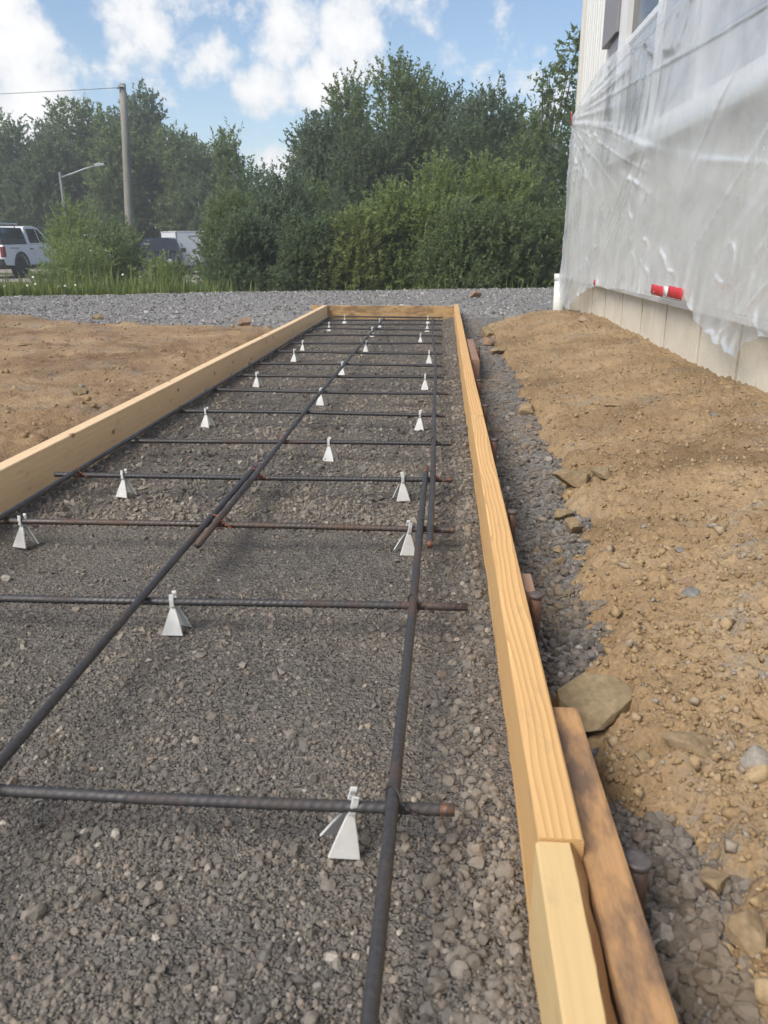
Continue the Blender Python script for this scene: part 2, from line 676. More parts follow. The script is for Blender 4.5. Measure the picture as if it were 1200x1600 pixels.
# polythene sheet: thin, milky, glossy
m_ = Mat('polythene', .25, .5)
t = m_.t
df = m_.n('ShaderNodeBsdfDiffuse')
df.inputs[0].default_value = (.95, .955, .96, 1)
tl = m_.n('ShaderNodeBsdfTranslucent')
tl.inputs[0].default_value = (.95, .955, .96, 1)
tr = m_.n('ShaderNodeBsdfTransparent')
tr.inputs[0].default_value = (.96, .97, .98, 1)
gl = m_.n('ShaderNodeBsdfGlossy')
gl.inputs['Roughness'].default_value = .17
gl.inputs[0].default_value = (.95, .95, .95, 1)
mA = m_.n('ShaderNodeMixShader')
mA.inputs[0].default_value = .34
m_.l(df.outputs[0], mA.inputs[1])
m_.l(tl.outputs[0], mA.inputs[2])
mB = m_.n('ShaderNodeMixShader')
w = m_.world((1, 1, 1))
op = m_.mr(m_.noise(m_.world((1, 1.3, 1.7)), 1.7, 4, .55, .4), .36, .64, .34, .78)
m_.l(op, mB.inputs[0])
m_.l(tr.outputs[0], mB.inputs[1])
m_.l(mA.outputs[0], mB.inputs[2])
lw = m_.n('ShaderNodeLayerWeight')
lw.inputs[0].default_value = .22
mC = m_.n('ShaderNodeMixShader')
m_.l(m_.math('MULTIPLY', lw.outputs['Fresnel'], .32), mC.inputs[0])
m_.l(mB.outputs[0], mC.inputs[1])
m_.l(gl.outputs[0], mC.inputs[2])
bp = m_.n('ShaderNodeBump')
bp.inputs['Strength'].default_value = .12
bp.inputs['Distance'].default_value = .01
m_.l(m_.noise(m_.world((1, 3, 2)), 3, 3, .5, .2), bp.inputs['Height'])
for q in (df, gl, tl):
    m_.l(bp.outputs[0], q.inputs['Normal'])
m_.l(bp.outputs[0], lw.inputs['Normal'])
m_.l(mC.outputs[0], m_.out.inputs[0])
M['poly'] = m_.m


def leaf_mat(name, a, b, c, trans=.48):
    m = Mat(name, .6, .25)
    isl = m.island()
    w = m.world()
    big = m.noise(w, .9, 4, .6)
    col = m.ramp(isl, [(0, a), (.55, b), (1, c)])
    col = m.mix(m.mr(big, .35, .7, 0, .45), col, a)
    m.color(col)
    tl = m.n('ShaderNodeBsdfTranslucent')
    m.l(m.mix(.5, col, tuple(min(1, q * 1.7) for q in c)), tl.inputs[0])
    mx = m.n('ShaderNodeMixShader')
    mx.inputs[0].default_value = trans
    m.l(m.b.outputs[0], mx.inputs[1])
    m.l(tl.outputs[0], mx.inputs[2])
    m.l(mx.outputs[0], m.out.inputs[0])
    return m.m


M['leaf_dark'] = leaf_mat('leaf_dark', (.090, .128, .064), (.125, .170, .085), (.172, .218, .115))
M['leaf_mid'] = leaf_mat('leaf_mid', (.120, .162, .064), (.164, .216, .086), (.215, .265, .118))
M['leaf_light'] = leaf_mat('leaf_light', (.170, .222, .068), (.225, .288, .092), (.28, .335, .128))
M['leaf_olive'] = leaf_mat('leaf_olive', (.165, .200, .062), (.218, .255, .084), (.27, .295, .118))
M['leaf_blue'] = leaf_mat('leaf_blue', (.108, .152, .084), (.152, .202, .115), (.215, .258, .165))
M['grass'] = leaf_mat('grass', (.125, .170, .042), (.175, .220, .060), (.24, .26, .098), .3)
m_ = Mat('bark', .9, .2)
m_.color(m_.ramp(m_.noise(m_.world((3, 3, .5)), 6, 4), [(.3, (.075, .065, .05)), (.7, (.16, .145, .12))]))
M['bark'] = m_.m
m_ = Mat('pole_wood', .85, .2)
m_.color(m_.ramp(m_.noise(m_.world((12, 12, .6)), 3, 5, .65), [(.3, (.20, .185, .16)), (.7, (.36, .335, .295))]))
M['pole'] = m_.m
M['lamp_grey'] = Mat('lamp_grey', .6, .4, (.13, .14, .13), .3).m
M['galv'] = Mat('galv', .5, .5, (.36, .37, .37), .4).m
m_ = Mat('ground', .95, .1)
w = m_.world()
c = m_.ramp(m_.noise(w, .8, 6, .6), [(.3, (.055, .075, .025)), (.6, (.10, .11, .045)), (.8, (.17, .14, .08))])
m_.color(c)
m_.bump(m_.noise(w, 8, 5), .6, .08)
M['ground'] = m_.m
m_ = Mat('lot', .95, .1)
m_.color(m_.ramp(m_.noise(m_.world(), 1.4, 6, .6), [(.3, (.25, .22, .18)), (.7, (.38, .34, .28))]))
M['lot'] = m_.m
M['white_paint'] = Mat('white_paint', .25, .5, (.74, .75, .76)).m
M['trailer_side'] = Mat('trailer_side', .35, .5, (.74, .75, .77)).m
M['dark_paint'] = Mat('dark_paint', .2, .5, (.018, .024, .038)).m
M['black_trim'] = Mat('black_trim', .5, .4, (.025, .025, .028)).m
M['tint'] = Mat('tint', .06, .6, (.018, .02, .024)).m
M['tyre'] = Mat('tyre', .85, .2, (.028, .028, .03)).m
M['rim'] = Mat('rim', .3, .5, (.30, .30, .31), .7).m
M['lamp_red'] = Mat('lamp_red', .25, .5, (.16, .012, .018)).m
M['lamp_clear'] = Mat('lamp_clear', .2, .5, (.6, .6, .62)).m
M['amber'] = Mat('amber', .3, .5, (.55, .16, .05)).m
M['petal'] = Mat('petal', .6, .2, (.78, .78, .74)).m
M['pollen'] = Mat('pollen', .7, .2, (.6, .4, .05)).m
M['roof'] = Mat('roof', .8, .2, (.10, .10, .105)).m

# ================================================================== terrain functions
XW = 0.97            # face of the siding
EDGE = np.array([(-1, .25), (.40, .245), (.48, .248), (.57, .25), (.66, .25), (.76, .225), (.88, .235), (1.0, .20), (1.15, .235), (1.40, .262), (1.70, .275), (2.15, .30), (2.9, .325), (4.4, .325), (5.6, .29), (6.5, .24), (7.5, .22)])


def edge(y):
    return np.interp(y, EDGE[:, 0], EDGE[:, 1])


def z_bed(x, y):
    return .006 * fbm(x * 5, y * 5, 3, 3) + .004 * fbm(x * 30, y * 30, 5, 3) - .004 + .018 * ss(-.01, .09, x) * (.4 + vnoise(x * 9, y * 9, 8))


def z_trench(x, y):
    return -.012 + .010 * fbm(x * 9, y * 9, 11, 3) + .006 * fbm(x * 40, y * 40, 12, 2) + .035 * ss(6.2, 7.2, y) + .02 * ss(.15, .30, x)


def crest(x):
    return 10.35 + .37 * x


def z_drive(x, y):
    z = .030 + .036 * ss(6.5, 9.8, y) + .012 * fbm(x * 1.3, y * 1.3, 21, 3) + .006 * fbm(x * 7, y * 7, 22, 3)
    z = z + .05 * np.exp(-(((x + 1.35) / .45) ** 2 + ((y - 6.75) / .35) ** 2))
    d = y - crest(x)
    z = z - .66 * ss(-.6, 8.5, d)
    z = z - .06 * (1 - ss(6.0, 7.2, y)) * ss(-.5, .1, x)
    return z


def z_far(x, y):
    d = y - crest(x)
    return np.where(y < 8, -.12, -.66 * ss(-.6, 8.5, d) + .07 - .14 * (1 - ss(-1.5, 1.2, d)))


def bnd(x):
    return np.interp(x, [-9, -3.4, -2.3, -1.85, -1.35, -1.0], [6.45, 6.2, 5.55, 5.42, 5.5, 5.6])


def z_soil_left(x, y, fine=True):
    z = .062 + .020 * fbm(x * 1.5, y * 1.5, 31, 3) - .02 * ss(-1.25, -1.02, x)
    e = bnd(x) + .22 * fbm(x * 2.2, y * 2.2, 33, 3)
    z = z - .10 * ss(-.12, .35, y - e)
    z = z + .045 * np.exp(-(((x + 1.42) / .2) ** 2 + ((y - 5.75) / .16) ** 2))
    if fine:
        z = z + .018 * fbm(x * 7, y * 7, 34, 4, .65) + .03 * np.maximum(0, fbm(x * 17, y * 17, 36, 3, .6) - .15) * ss(.4, .7, vnoise(x * 2, y * 2, 53)) + .010 * fbm(x * 45, y * 45, 38, 3, .7)
    return z


def z_soil_right(x, y, fine=True):
    e = edge(y) + .048 * fbm(x * 6, y * 6, 41, 3) + .026 * fbm(x * 20, y * 20, 43, 3, .6)
    tt = x - e
    z = -.05 + .095 * ss(-.05, .07, tt) + .075 * ss(.02, .55, tt)
    wall = np.interp(y, [0, 2.4, 3, 5.4, 6.2, 6.9], [.15, .150, .145, .158, .120, .06])
    z = np.minimum(z, .12 * ss(-.05, .07, tt) - .05 + (wall - .07) * ss(0, .62, tt)) if False else z + (wall - .12) * ss(.1, .65, tt)
    z = z - .17 * ss(-.05, .75, (y - (5.95 + .75 * (x - .3)) + .15 * fbm(x * 4, y * 4, 48, 3)))
    z = z + .012 * fbm(x * 2.6, y * 2.6, 49, 2)
    if fine:
        z = z + .013 * fbm(x * 11, y * 11, 44, 4, .65) + .022 * np.maximum(0, fbm(x * 30, y * 30, 46, 3, .6) - .1) * ss(.35, .65, vnoise(x * 3, y * 3, 52)) + .011 * fbm(x * 62, y * 62, 47, 3, .7)
    return z


def sheet(name, xs, ys, zf, mat, kind='structure', smooth=True):
    X, Y = np.meshgrid(xs, ys)
    Z = zf(X, Y)
    nx, ny = len(xs), len(ys)
    V = np.stack([X, Y, Z], -1).reshape(-1, 3)
    i = np.arange((ny - 1) * nx).reshape(ny - 1, nx)[:, :-1].ravel()
    F = np.stack([i, i + 1, i + nx + 1, i + nx], -1)
    o = obj(name, mesh_np(name, V, F, smooth), mat)
    tag(o, kind=kind)
    return o


def geo(a, b, n):
    return a * (b / a) ** np.linspace(0, 1, n)


FORM_L, FORM_R, FORM_END = -.975, .090, 6.90
sheet('ground', np.concatenate([-geo(14, 900, 24)[::-1], np.linspace(-13.5, 13.5, 60), geo(14, 900, 24)]),
      np.concatenate([np.array([-60, -20, -5, 0, 4, 7.9]), np.linspace(8.3, 26, 60), geo(27, 1500, 26)]), z_far, M['ground'])
sheet('gravel_bed', np.linspace(FORM_L - .005, FORM_R + .006, 130), np.concatenate([np.linspace(-.3, .28, 8), geo(.3, FORM_END + .005, 420)]), z_bed, M['gravel_bed'])
sheet('gravel_trench', np.linspace(FORM_R + .03, .60, 70), np.concatenate([np.linspace(-.3, .28, 8), geo(.3, 6.75, 320)]), z_trench, M['trench'])
sheet('soil_bank', np.concatenate([np.linspace(.14, XW + .02, 190), np.linspace(1.05, 1.6, 5)]), np.concatenate([np.linspace(-.8, .33, 24), geo(.34, 7.6, 450)]), z_soil_right, M['soil'])
sheet('soil_yard', np.concatenate([-geo(1.006, 12, 240)[::-1]]), np.concatenate([np.linspace(-.5, .95, 14), geo(1.0, 7.6, 300)]), z_soil_left, M['soil_left'])


def drive_sheet(name, xs, y0, n):
    X = np.repeat(xs[None], n, 0)
    tt = np.linspace(0, 1, n)[:, None] ** 1.0
    Y = y0 + (crest(X) + 2.0 - y0) * tt
    Z = z_drive(X, Y)
    nx = len(xs)
    V = np.stack([X, Y, Z], -1).reshape(-1, 3)
    i = np.arange((n - 1) * nx).reshape(n - 1, nx)[:, :-1].ravel()
    F = np.stack([i, i + 1, i + nx + 1, i + nx], -1)
    return tag(obj(name, mesh_np(name, V, F, True), M['drive']), kind='structure')


drive_sheet('gravel_drive', np.linspace(-10, FORM_L - .04, 130), 5.0, 110)
drive_sheet('gravel_drive', np.linspace(FORM_L - .04, FORM_R + .03, 18), FORM_END + .04, 70)
drive_sheet('gravel_drive', np.linspace(FORM_R + .03, 9, 110), 6.2, 90)
lot = sheet('parking_lot', np.linspace(-34, -8, 12), np.linspace(26, 44, 10), lambda x, y: -.585 + .02 * fbm(x * .3, y * .3, 5, 2), M['lot'])


# ================================================================== scattered stones
def base_rocks(k, sub, seed):
    out = []
    r_ = np.random.default_rng(seed)
    for i in range(k):
        bm = bmesh.new()
        bmesh.ops.create_icosphere(bm, subdivisions=sub, radius=1)
        V = np.array([v.co[:] for v in bm.verts])
        F = np.array([[v.index for v in f.verts] for f in bm.faces])
        bm.free()
        for c in range(7 if sub > 1 else 4):           # planar cuts make crushed faces
            n = r_.normal(size=3)
            n /= np.linalg.norm(n)
            d = r_.uniform(.45, .85)
            dist = V @ n - d
            V = V - np.outer(np.maximum(dist, 0), n)
        V *= r_.uniform(.65, 1.15, 3) * np.array([1, 1, .8])
        V += r_.normal(size=V.shape) * .04
        out.append((V, F))
    return out


def box_rocks(k, seed, octa=False):
    out = []
    r_ = np.random.default_rng(seed)
    for i in range(k):
        if octa:
            V = np.array([(1, 0, 0), (-1, 0, 0), (0, 1, 0), (0, -1, 0), (0, 0, 1), (0, 0, -1)], float)
            F = np.array([(0, 2, 4), (2, 1, 4), (1, 3, 4), (3, 0, 4), (2, 0, 5), (1, 2, 5), (3, 1, 5), (0, 3, 5)])
            V += r_.normal(size=V.shape) * .22
        else:
            V = np.array([(x, y, z) for x in (-.72, .72) for y in (-.72, .72) for z in (-.72, .72)], float)
            F = np.array([(0, 1, 3), (0, 3, 2), (4, 6, 7), (4, 7, 5), (0, 4, 5), (0, 5, 1), (2, 3, 7), (2, 7, 6), (0, 2, 6), (0, 6, 4), (1, 5, 7), (1, 7, 3)])
            V += r_.normal(size=V.shape) * .24
        V *= r_.uniform(.7, 1.2, 3) * np.array([1, 1, .8])
        out.append((V, F))
    return out


ROCKI = base_rocks(24, 1, 1)
ROCK1 = box_rocks(40, 1)
ROCK0 = box_rocks(40, 5, True)
ROCK2 = base_rocks(16, 2, 2)


def rot_mats(n, r_, tilt=.9):
    a = r_.uniform(0, 2 * np.pi, n)
    b = r_.normal(0, tilt, n)
    c = r_.normal(0, tilt, n)
    ca, sa, cb, sb, cc, sc = np.cos(a), np.sin(a), np.cos(b), np.sin(b), np.cos(c), np.sin(c)
    Z0, O1 = np.zeros(n), np.ones(n)
    Rz = np.stack([np.stack([ca, -sa, Z0], -1), np.stack([sa, ca, Z0], -1), np.stack([Z0, Z0, O1], -1)], -2)
    Rx = np.stack([np.stack([O1, Z0, Z0], -1), np.stack([Z0, cb, -sb], -1), np.stack([Z0, sb, cb], -1)], -2)
    Ry = np.stack([np.stack([cc, Z0, sc], -1), np.stack([Z0, O1, Z0], -1), np.stack([-sc, Z0, cc], -1)], -2)
    return Rz @ Rx @ Ry


def stones(name, P, S, mat, base, label, cat, seed=0, sink=.25, smooth=False):
    r_ = np.random.default_rng(seed)
    n = len(P)
    RM = rot_mats(n, r_, .5)
    vi = r_.integers(0, len(base), n)
    Vs, Fs, off = [], [], 0
    for k, (V, F) in enumerate(base):
        sel = np.where(vi == k)[0]
        if not len(sel):
            continue
        W = np.einsum('nij,vj->nvi', RM[sel], V) * S[sel][:, None, None]
        pp = P[sel].copy()
        pp[:, 2] += S[sel] * sink
        W += pp[:, None, :]
        Vs.append(W.reshape(-1, 3))
        Fs.append((F[None] + (np.arange(len(sel)) * len(V))[:, None, None] + off).reshape(-1, 3))
        off += W.shape[0] * W.shape[1]
    o = obj(name, mesh_np(name, np.concatenate(Vs), np.concatenate(Fs), smooth), mat)
    return tag(o, label, cat, kind='stuff')


def sample(n, x0, x1, y0, y1, zf, r_, power=1.4, keep=None):
    """positions, denser towards small y"""
    u = r_.random(n)
    q = 1 - power
    y = (y0 ** q + u * (y1 ** q - y0 ** q)) ** (1 / q)
    x = r_.uniform(x0, x1, n)
    if keep is not None:
        k = keep(x, y)
        x, y = x[k], y[k]
    return np.stack([x, y, zf(x, y)], -1)


wedge = lambda x, y: (x > -.62 * y - .28) & (x < .62 * y + .3)
r_ = np.random.default_rng(11)
P1 = sample(60000, FORM_L + .005, FORM_R - .005, .33, 1.75, z_bed, r_, 1.3, wedge)
dusty = ss(.52, .68, vnoise(P1[:, 0] * 4.2 + 3, P1[:, 1] * 4.2, 91) * .65 + vnoise(P1[:, 0] * 11, P1[:, 1] * 11, 92) * .35)
P1 = P1[r_.random(len(P1)) > dusty * .72]
S1 = np.clip(r_.lognormal(np.log(.0019), .52, len(P1)), .0011, .009)
P2 = sample(21000, FORM_L + .005, FORM_R - .005, 1.6, 6.88, z_bed, r_, 1.4, wedge)
S2 = np.clip(r_.lognormal(np.log(.0042), .45, len(P2)), .0022, .013)
nr = P1[:, 1] < 1.0
stones('bed_gravel', P1[nr], S1[nr], M['gravel_stone'], ROCKI, 'fine grey crushed stone in the near end of the form', 'gravel', 3, .1)
stones('bed_gravel', np.concatenate([P1[~nr], P2]), np.concatenate([S1[~nr], S2]), M['gravel_stone'], ROCK0, 'dark grey crushed stone packed inside the far part of the form', 'gravel', 3, .15)
P = sample(330, FORM_L + .01, FORM_R - .012, .36, 4, z_bed, r_, 1.7, wedge)
S = np.clip(r_.lognormal(np.log(.0062), .3, len(P)), .0045, .0105)
Pe = np.stack([r_.uniform(.0, FORM_R - .012, 1500), geo(.36, 6.8, 1500), np.zeros(1500)], -1)
Pe[:, 2] = z_bed(Pe[:, 0], Pe[:, 1])
Se = np.clip(r_.lognormal(np.log(.0052), .35, 1500), .003, .011)
stones('coarse_gravel', np.concatenate([P, Pe]), np.concatenate([S, Se]), M['gravel_stone'], ROCK2, 'larger loose pebbles lying among the grey gravel in the form', 'pebbles', 4, .2)
# trench outside the right form
P = sample(16000, FORM_R + .045, .46, .36, 6.75, z_trench, r_, 1.5, lambda x, y: x < edge(y) + .05)
S = np.clip(r_.lognormal(np.log(.0050), .42, len(P)), .0028, .013)
stones('trench_gravel', P, S, M['trench_stone'], ROCKI, 'grey crushed stone in the trench outside the right form board', 'gravel', 5, .2)
P = sample(420, FORM_R + .06, .36, .38, 3, z_trench, r_, 1.6, lambda x, y: x < edge(y) + .02)
S = np.clip(r_.lognormal(np.log(.0082), .32, len(P)), .005, .016)
stones('trench_gravel', P, S, M['trench_stone'], ROCK2, 'coarser grey stones lying in the trench by the right form board', 'gravel', 6, .2)
# soil crumbs
P = sample(24000, .19, XW - .01, .36, 6.6, z_soil_right, r_, 1.6, lambda x, y: (x > edge(y) - .03) & wedge(x, y))
S = np.clip(r_.lognormal(np.log(.0028), .5, len(P)), .0014, .012)
stones('soil_crumbs', P, S, M['clod'], ROCK0, 'loose brown crumbs and clods on the soil bank by the house', 'soil clods', 7, .15, True)
P = sample(300, .19, XW - .03, .4, 6, z_soil_right, r_, 1.5, lambda x, y: (x > edge(y) - .02) & (x < edge(y) + .14) & wedge(x, y))
S = np.clip(r_.lognormal(np.log(.0085), .4, len(P)), .005, .02)
stones('soil_crumbs', P, S, M['clod'], ROCK2, 'bigger brown clods along the broken edge of the soil bank', 'soil clods', 17, .1, True)
P = sample(12000, -7, -1.03, 1.4, 6.5, z_soil_left, r_, 1.01, wedge)
S = np.clip(r_.lognormal(np.log(.0045), .5, len(P)), .0025, .016)
stones('soil_crumbs', P, S, M['clod'], ROCK0, 'loose brown crumbs and clods on the yard left of the formwork', 'soil clods', 8, .15, True)
# drive
N = 52000
x = r_.uniform(-8, 6.5, N)
y = 5.1 + (crest(x) + .9 - 5.1) * r_.random(N) ** 1.15
k = ~((x > FORM_L - .06) & (x < FORM_R + .05) & (y < FORM_END + .06)) & ((x < -1) | (y > 6.2)) & ((x > -1) | (y > bnd(x) - .35)) & wedge(x, y)
P = np.stack([x[k], y[k], z_drive(x[k], y[k])], -1)
S = np.clip(r_.lognormal(np.log(.0085), .38, len(P)), .005, .024)
stones('drive_gravel', P, S, M['drive_stone'], ROCK0, 'pale grey crushed stone spread over the drive behind the form', 'gravel', 9, .2)


# ================================================================== formwork
def board(name, label, cat, x0, x1, y0, y1, z0, z1, mat, group=None, along='y', bow=0., bev=.003, seed=0):
    """sawn plank whose local y runs along its length"""
    L = (y1 - y0) if along == 'y' else (x1 - x0)
    W = (x1 - x0) if along == 'y' else (y1 - y0)
    n = max(8, int(L / .12))
    prof = []
    hw, hz_ = W / 2, (z1 - z0) / 2
    b = bev
    cor = [(-hw + b, -hz_), (hw - b, -hz_), (hw - b * .3, -hz_ + b * .3), (hw, -hz_ + b), (hw, hz_ - b), (hw - b * .3, hz_ - b * .3), (hw - b, hz_), (-hw + b, hz_), (-hw + b * .3, hz_ - b * .3), (-hw, hz_ - b), (-hw, -hz_ + b), (-hw + b * .3, -hz_ + b * .3)]
    V, F = [], []
    k = len(cor)
    for i in range(n + 1):
        u = i / n
        yy = (u - .5) * L
        ox = bow * math.sin(math.pi * u) + .0015 * float(fbm(np.array(yy * 1.3 + seed), np.array(seed * 3.1), 50, 2))
        oz = .002 * float(fbm(np.array(yy * .9 + seed * 2), np.array(seed * 1.1), 51, 2))
        for (a, c) in cor:
            V.append((a + ox, yy, c + oz))
    for i in range(n):
        for q in range(k):
            r2 = (q + 1) % k
            F.append((i * k + q, i * k + r2, (i + 1) * k + r2, (i + 1) * k + q))
    F += [tuple(range(k))[::-1], tuple(range(n * k, (n + 1) * k))]
    mb = MB().add(V, F)
    o = mb.build(name, mat)
    o.location = ((x0 + x1) / 2, (y0 + y1) / 2, (z0 + z1) / 2)
    if along == 'x':
        o.rotation_euler = (0, 0, R(-90))
    return tag(o, label, cat, group)


HT = .107
board('form_board', 'long knotty pale pine form board along the left side of the gravel', 'form board', FORM_L - .038, FORM_L, .3, FORM_END - .001, -.033, HT, M['pine_left'], bow=.004, seed=3)
board('form_board', 'stained brown form board closing the far end of the gravel bed', 'form board', -1.12, FORM_R + .004, FORM_END, FORM_END + .038, -.033, HT - .002, M['pine_end'], along='x', seed=5)
rb = board('form_board', 'long yellow pine form board with bold grain along the right side', 'form board', FORM_R, FORM_R + .038, .557, FORM_END + .22, -.033, HT, M['pine_right'], bow=-.004, seed=7)
# nearest board with a waney bark edge
pb = thing('form_board', 'short pale pine board with barky edge nearest the camera', 'form board', (FORM_R + .016, .25, 0))
mb = MB()
n = 24
V, F = [], []
for i in range(n + 1):
    u = i / n
    yy = -.35 + .655 * u
    we = .0110 + .0007 * math.sin(yy * 19) + .0006 * math.sin(yy * 83 + 1)
    pr = [(-.019, -.032), (.021, -.032), (.021, HT - .030 - we * .4), (.021 - we * .55, HT - .010), (.020 - we, HT - .0015), (-.0165, HT - .0015), (-.019, HT - .004)]
    V += [(a, yy, c) for a, c in pr]
k = len(pr)
for i in range(n):
    for q in range(k):
        F.append((i * k + q, i * k + (q + 1) % k, (i + 1) * k + (q + 1) % k, (i + 1) * k + q))
F += [tuple(range(k))[::-1], tuple(range(n * k, (n + 1) * k))]
bo = MB().add(V, F).build('plank', M['pine_pale'], pb)
V, F = [], []
for i in range(n + 1):
    u = i / n
    yy = -.35 + .655 * u - .0006
    we = .0110 + .0007 * math.sin(yy * 19) + .0006 * math.sin(yy * 83 + 1)
    pr = [(.0216, HT - .035 - we * .5), (.0222 - we * .35, HT - .014), (.0208 - we * .8, HT - .0035), (.020 - we * 1.0, HT - .0009)]
    V += [(a + .0012 * math.sin(yy * 140 + j), yy, c + .0006) for j, (a, c) in enumerate(pr)]
for i in range(n):
    for q in range(3):
        F.append((i * 4 + q, i * 4 + q + 1, (i + 1) * 4 + q + 1, (i + 1) * 4 + q))
MB().add(V, F).build('bark_edge', M['pine_bark'], pb, True)
br = board('splice_board', 'weathered brown board nailed outside the form board joint', 'splice board', FORM_R + .0405, FORM_R + .0785, -.1, .79, -.05, .089, M['brown_wood'], bev=.005, seed=11)
br.rotation_euler = (0, 0, R(.9))
board('splice_board', 'short reddish board against the far right form board', 'splice board', FORM_R + .0415, FORM_R + .0795, 3.68, 4.53, -.05, .09, M['red_wood'], bev=.004, seed=13)
MBk = MB().box(-.008, .008, -.035, .035, -.05, .092)
o = MBk.build('wood_wedge', M['red_wood'], bevel=.002, loc=(FORM_R + .048, 1.135, 0))
tag(o, 'small pinkish wood wedge between steel pin and right form board', 'wedge')

# steel form pins
PINS = [(.178, .575, .074, .0105, 'stout steel pin with mushroomed head beside the brown splice board'),
        (.1435, 1.076, .098, .0088, 'rusty steel form pin by the pinkish wedge on the right board'),
        (.1405, 1.462, .098, .0082, 'rusty steel form pin, second beyond the brown splice board'),
        (.1415, 2.063, .098, .0082, 'rusty steel form pin, third beyond the brown splice board'),
        (.1405, 2.549, .096, .009, 'rusty steel form pin, fourth beyond the brown splice board'),
        (.1405, 3.057, .096, .009, 'rusty steel form pin just nearer than the short reddish board'),
        (.181, 4.10, .096, .009, 'rusty steel form pin on the outer side of the reddish board')]
for i, (x, y, zt, r, lab) in enumerate(PINS):
    t = thing('form_pin', lab, 'steel pin', (x, y, -.06), i * 1.3, 'steel pins holding the right form')
    h = zt + .06
    MB().tube([(0, 0, 0), (0, 0, h * .4), (.0008, 0, h * .7), (0, 0, h - .005)], r, 14).build('shaft', M['pin'], t, True)
    MB().lathe([(r * .98, h - .006), (r * 1.14, h - .003), (r * 1.17, h), (r * 1.10, h + .0014), (r * .6, h + .0018), (.0004, h + .002)], 16).build('head', M['pin_head'], t, True)


# ================================================================== reinforcing bars
def rebar_mesh(name, pts, r, rib=.0095, k=14, step=.0025, amp=.0011):
    """ribbed bar along a gentle polyline"""
    pts = np.array(pts, float)
    seg = np.linalg.norm(np.diff(pts, axis=0), axis=1)
    s = np.concatenate([[0], np.cumsum(seg)])
    n = int(s[-1] / step)
    u = np.linspace(0, s[-1], n)
    # smooth interpolation
    C = np.stack([np.interp(u, s, pts[:, j]) for j in range(3)], -1)
    kk = max(3, int(.12 / step) | 1)
    if n > 3 * kk and len(pts) > 2:
        ker = np.hanning(kk + 2)[1:-1]
        ker /= ker.sum()
        for j in range(3):
            ext = np.concatenate([2 * C[0, j] - C[1:kk // 2 + 1, j][::-1], C[:, j], 2 * C[-1, j] - C[-kk // 2:-1, j][::-1]])
            C[:, j] = np.convolve(ext, ker, 'valid')[:n]
    T = np.gradient(C, axis=0)
    T /= np.linalg.norm(T, axis=1)[:, None]
    U = np.cross(T, [0, 0, 1.])
    U /= np.linalg.norm(U, axis=1)[:, None]
    W = np.cross(U, T)
    a = np.arange(k) / k * 2 * np.pi
    A = a[None, :]
    ph = 2 * np.pi * (u[:, None] / rib) + 2.2 * np.cos(A)
    rr = r + amp * np.maximum(0, np.cos(ph)) ** 1.5 * np.abs(np.sin(A)) ** .5
    rr = rr + amp * .9 * np.exp(-((np.abs(np.sin(A)) / .22) ** 2))
    V = C[:, None, :] + rr[..., None] * (np.cos(A)[..., None] * U[:, None, :] + np.sin(A)[..., None] * W[:, None, :])
    V = V.reshape(-1, 3)
    i = (np.arange(n - 1)[:, None] * k + np.arange(k)[None]).ravel()
    j = (np.arange(n - 1)[:, None] * k + (np.arange(k)[None] + 1) % k).ravel()
    F = np.stack([i, j, j + k, i + k], -1)
    V = np.concatenate([V, C[[0, -1]]])
    e0 = np.stack([np.full(k, n * k), (np.arange(k) + 1) % k, np.arange(k)], -1)
    e1 = np.stack([np.full(k, n * k + 1), (n - 1) * k + np.arange(k), (n - 1) * k + (np.arange(k) + 1) % k], -1)
    return mesh_np(name, V, [F, e0, e1], True)


ORD = ['first', 'second', 'third', 'fourth', 'fifth', 'sixth', 'seventh', 'eighth', 'ninth', 'tenth', 'eleventh', 'twelfth', 'thirteenth', 'fourteenth', 'fifteenth', 'last']
ORD2 = ['nearest', 'second nearest'] + ORD[2:15] + ['farthest']
RB = .0058
CB = [.642, 1.085, 1.435, 1.775, 2.13, 2.535, 2.94, 3.315, 3.66, 4.10, 4.52, 4.94, 5.33, 5.67, 5.97, 6.27]
XL = [-.91, -.90, -.915, -.905, -.865, -.86, -.885, -.885, -.89, -.88, -.86, -.85, -.82, -.87, -.85, -.84]
XR = [.021, .046, .031, .030, .030, .014, .024, .005, .002, .000, -.006, -.003, -.006, -.008, .0, .0]
TILT = [-.006, .010, .016, .028, .012, .004, .006, -.02, -.015, -.012, .03, .02, .016, .02, .0, .012]
ZC = .050
CB = [q * 1.029 for q in CB]
XL = [max(-.955, q * 1.03) for q in XL]
XR = [q * 1.03 for q in XR]
RUSTY = {2: 1, 5: 0, 9: 0}


def cross_y(i, x):
    return CB[i] + TILT[i] * (x + .43)


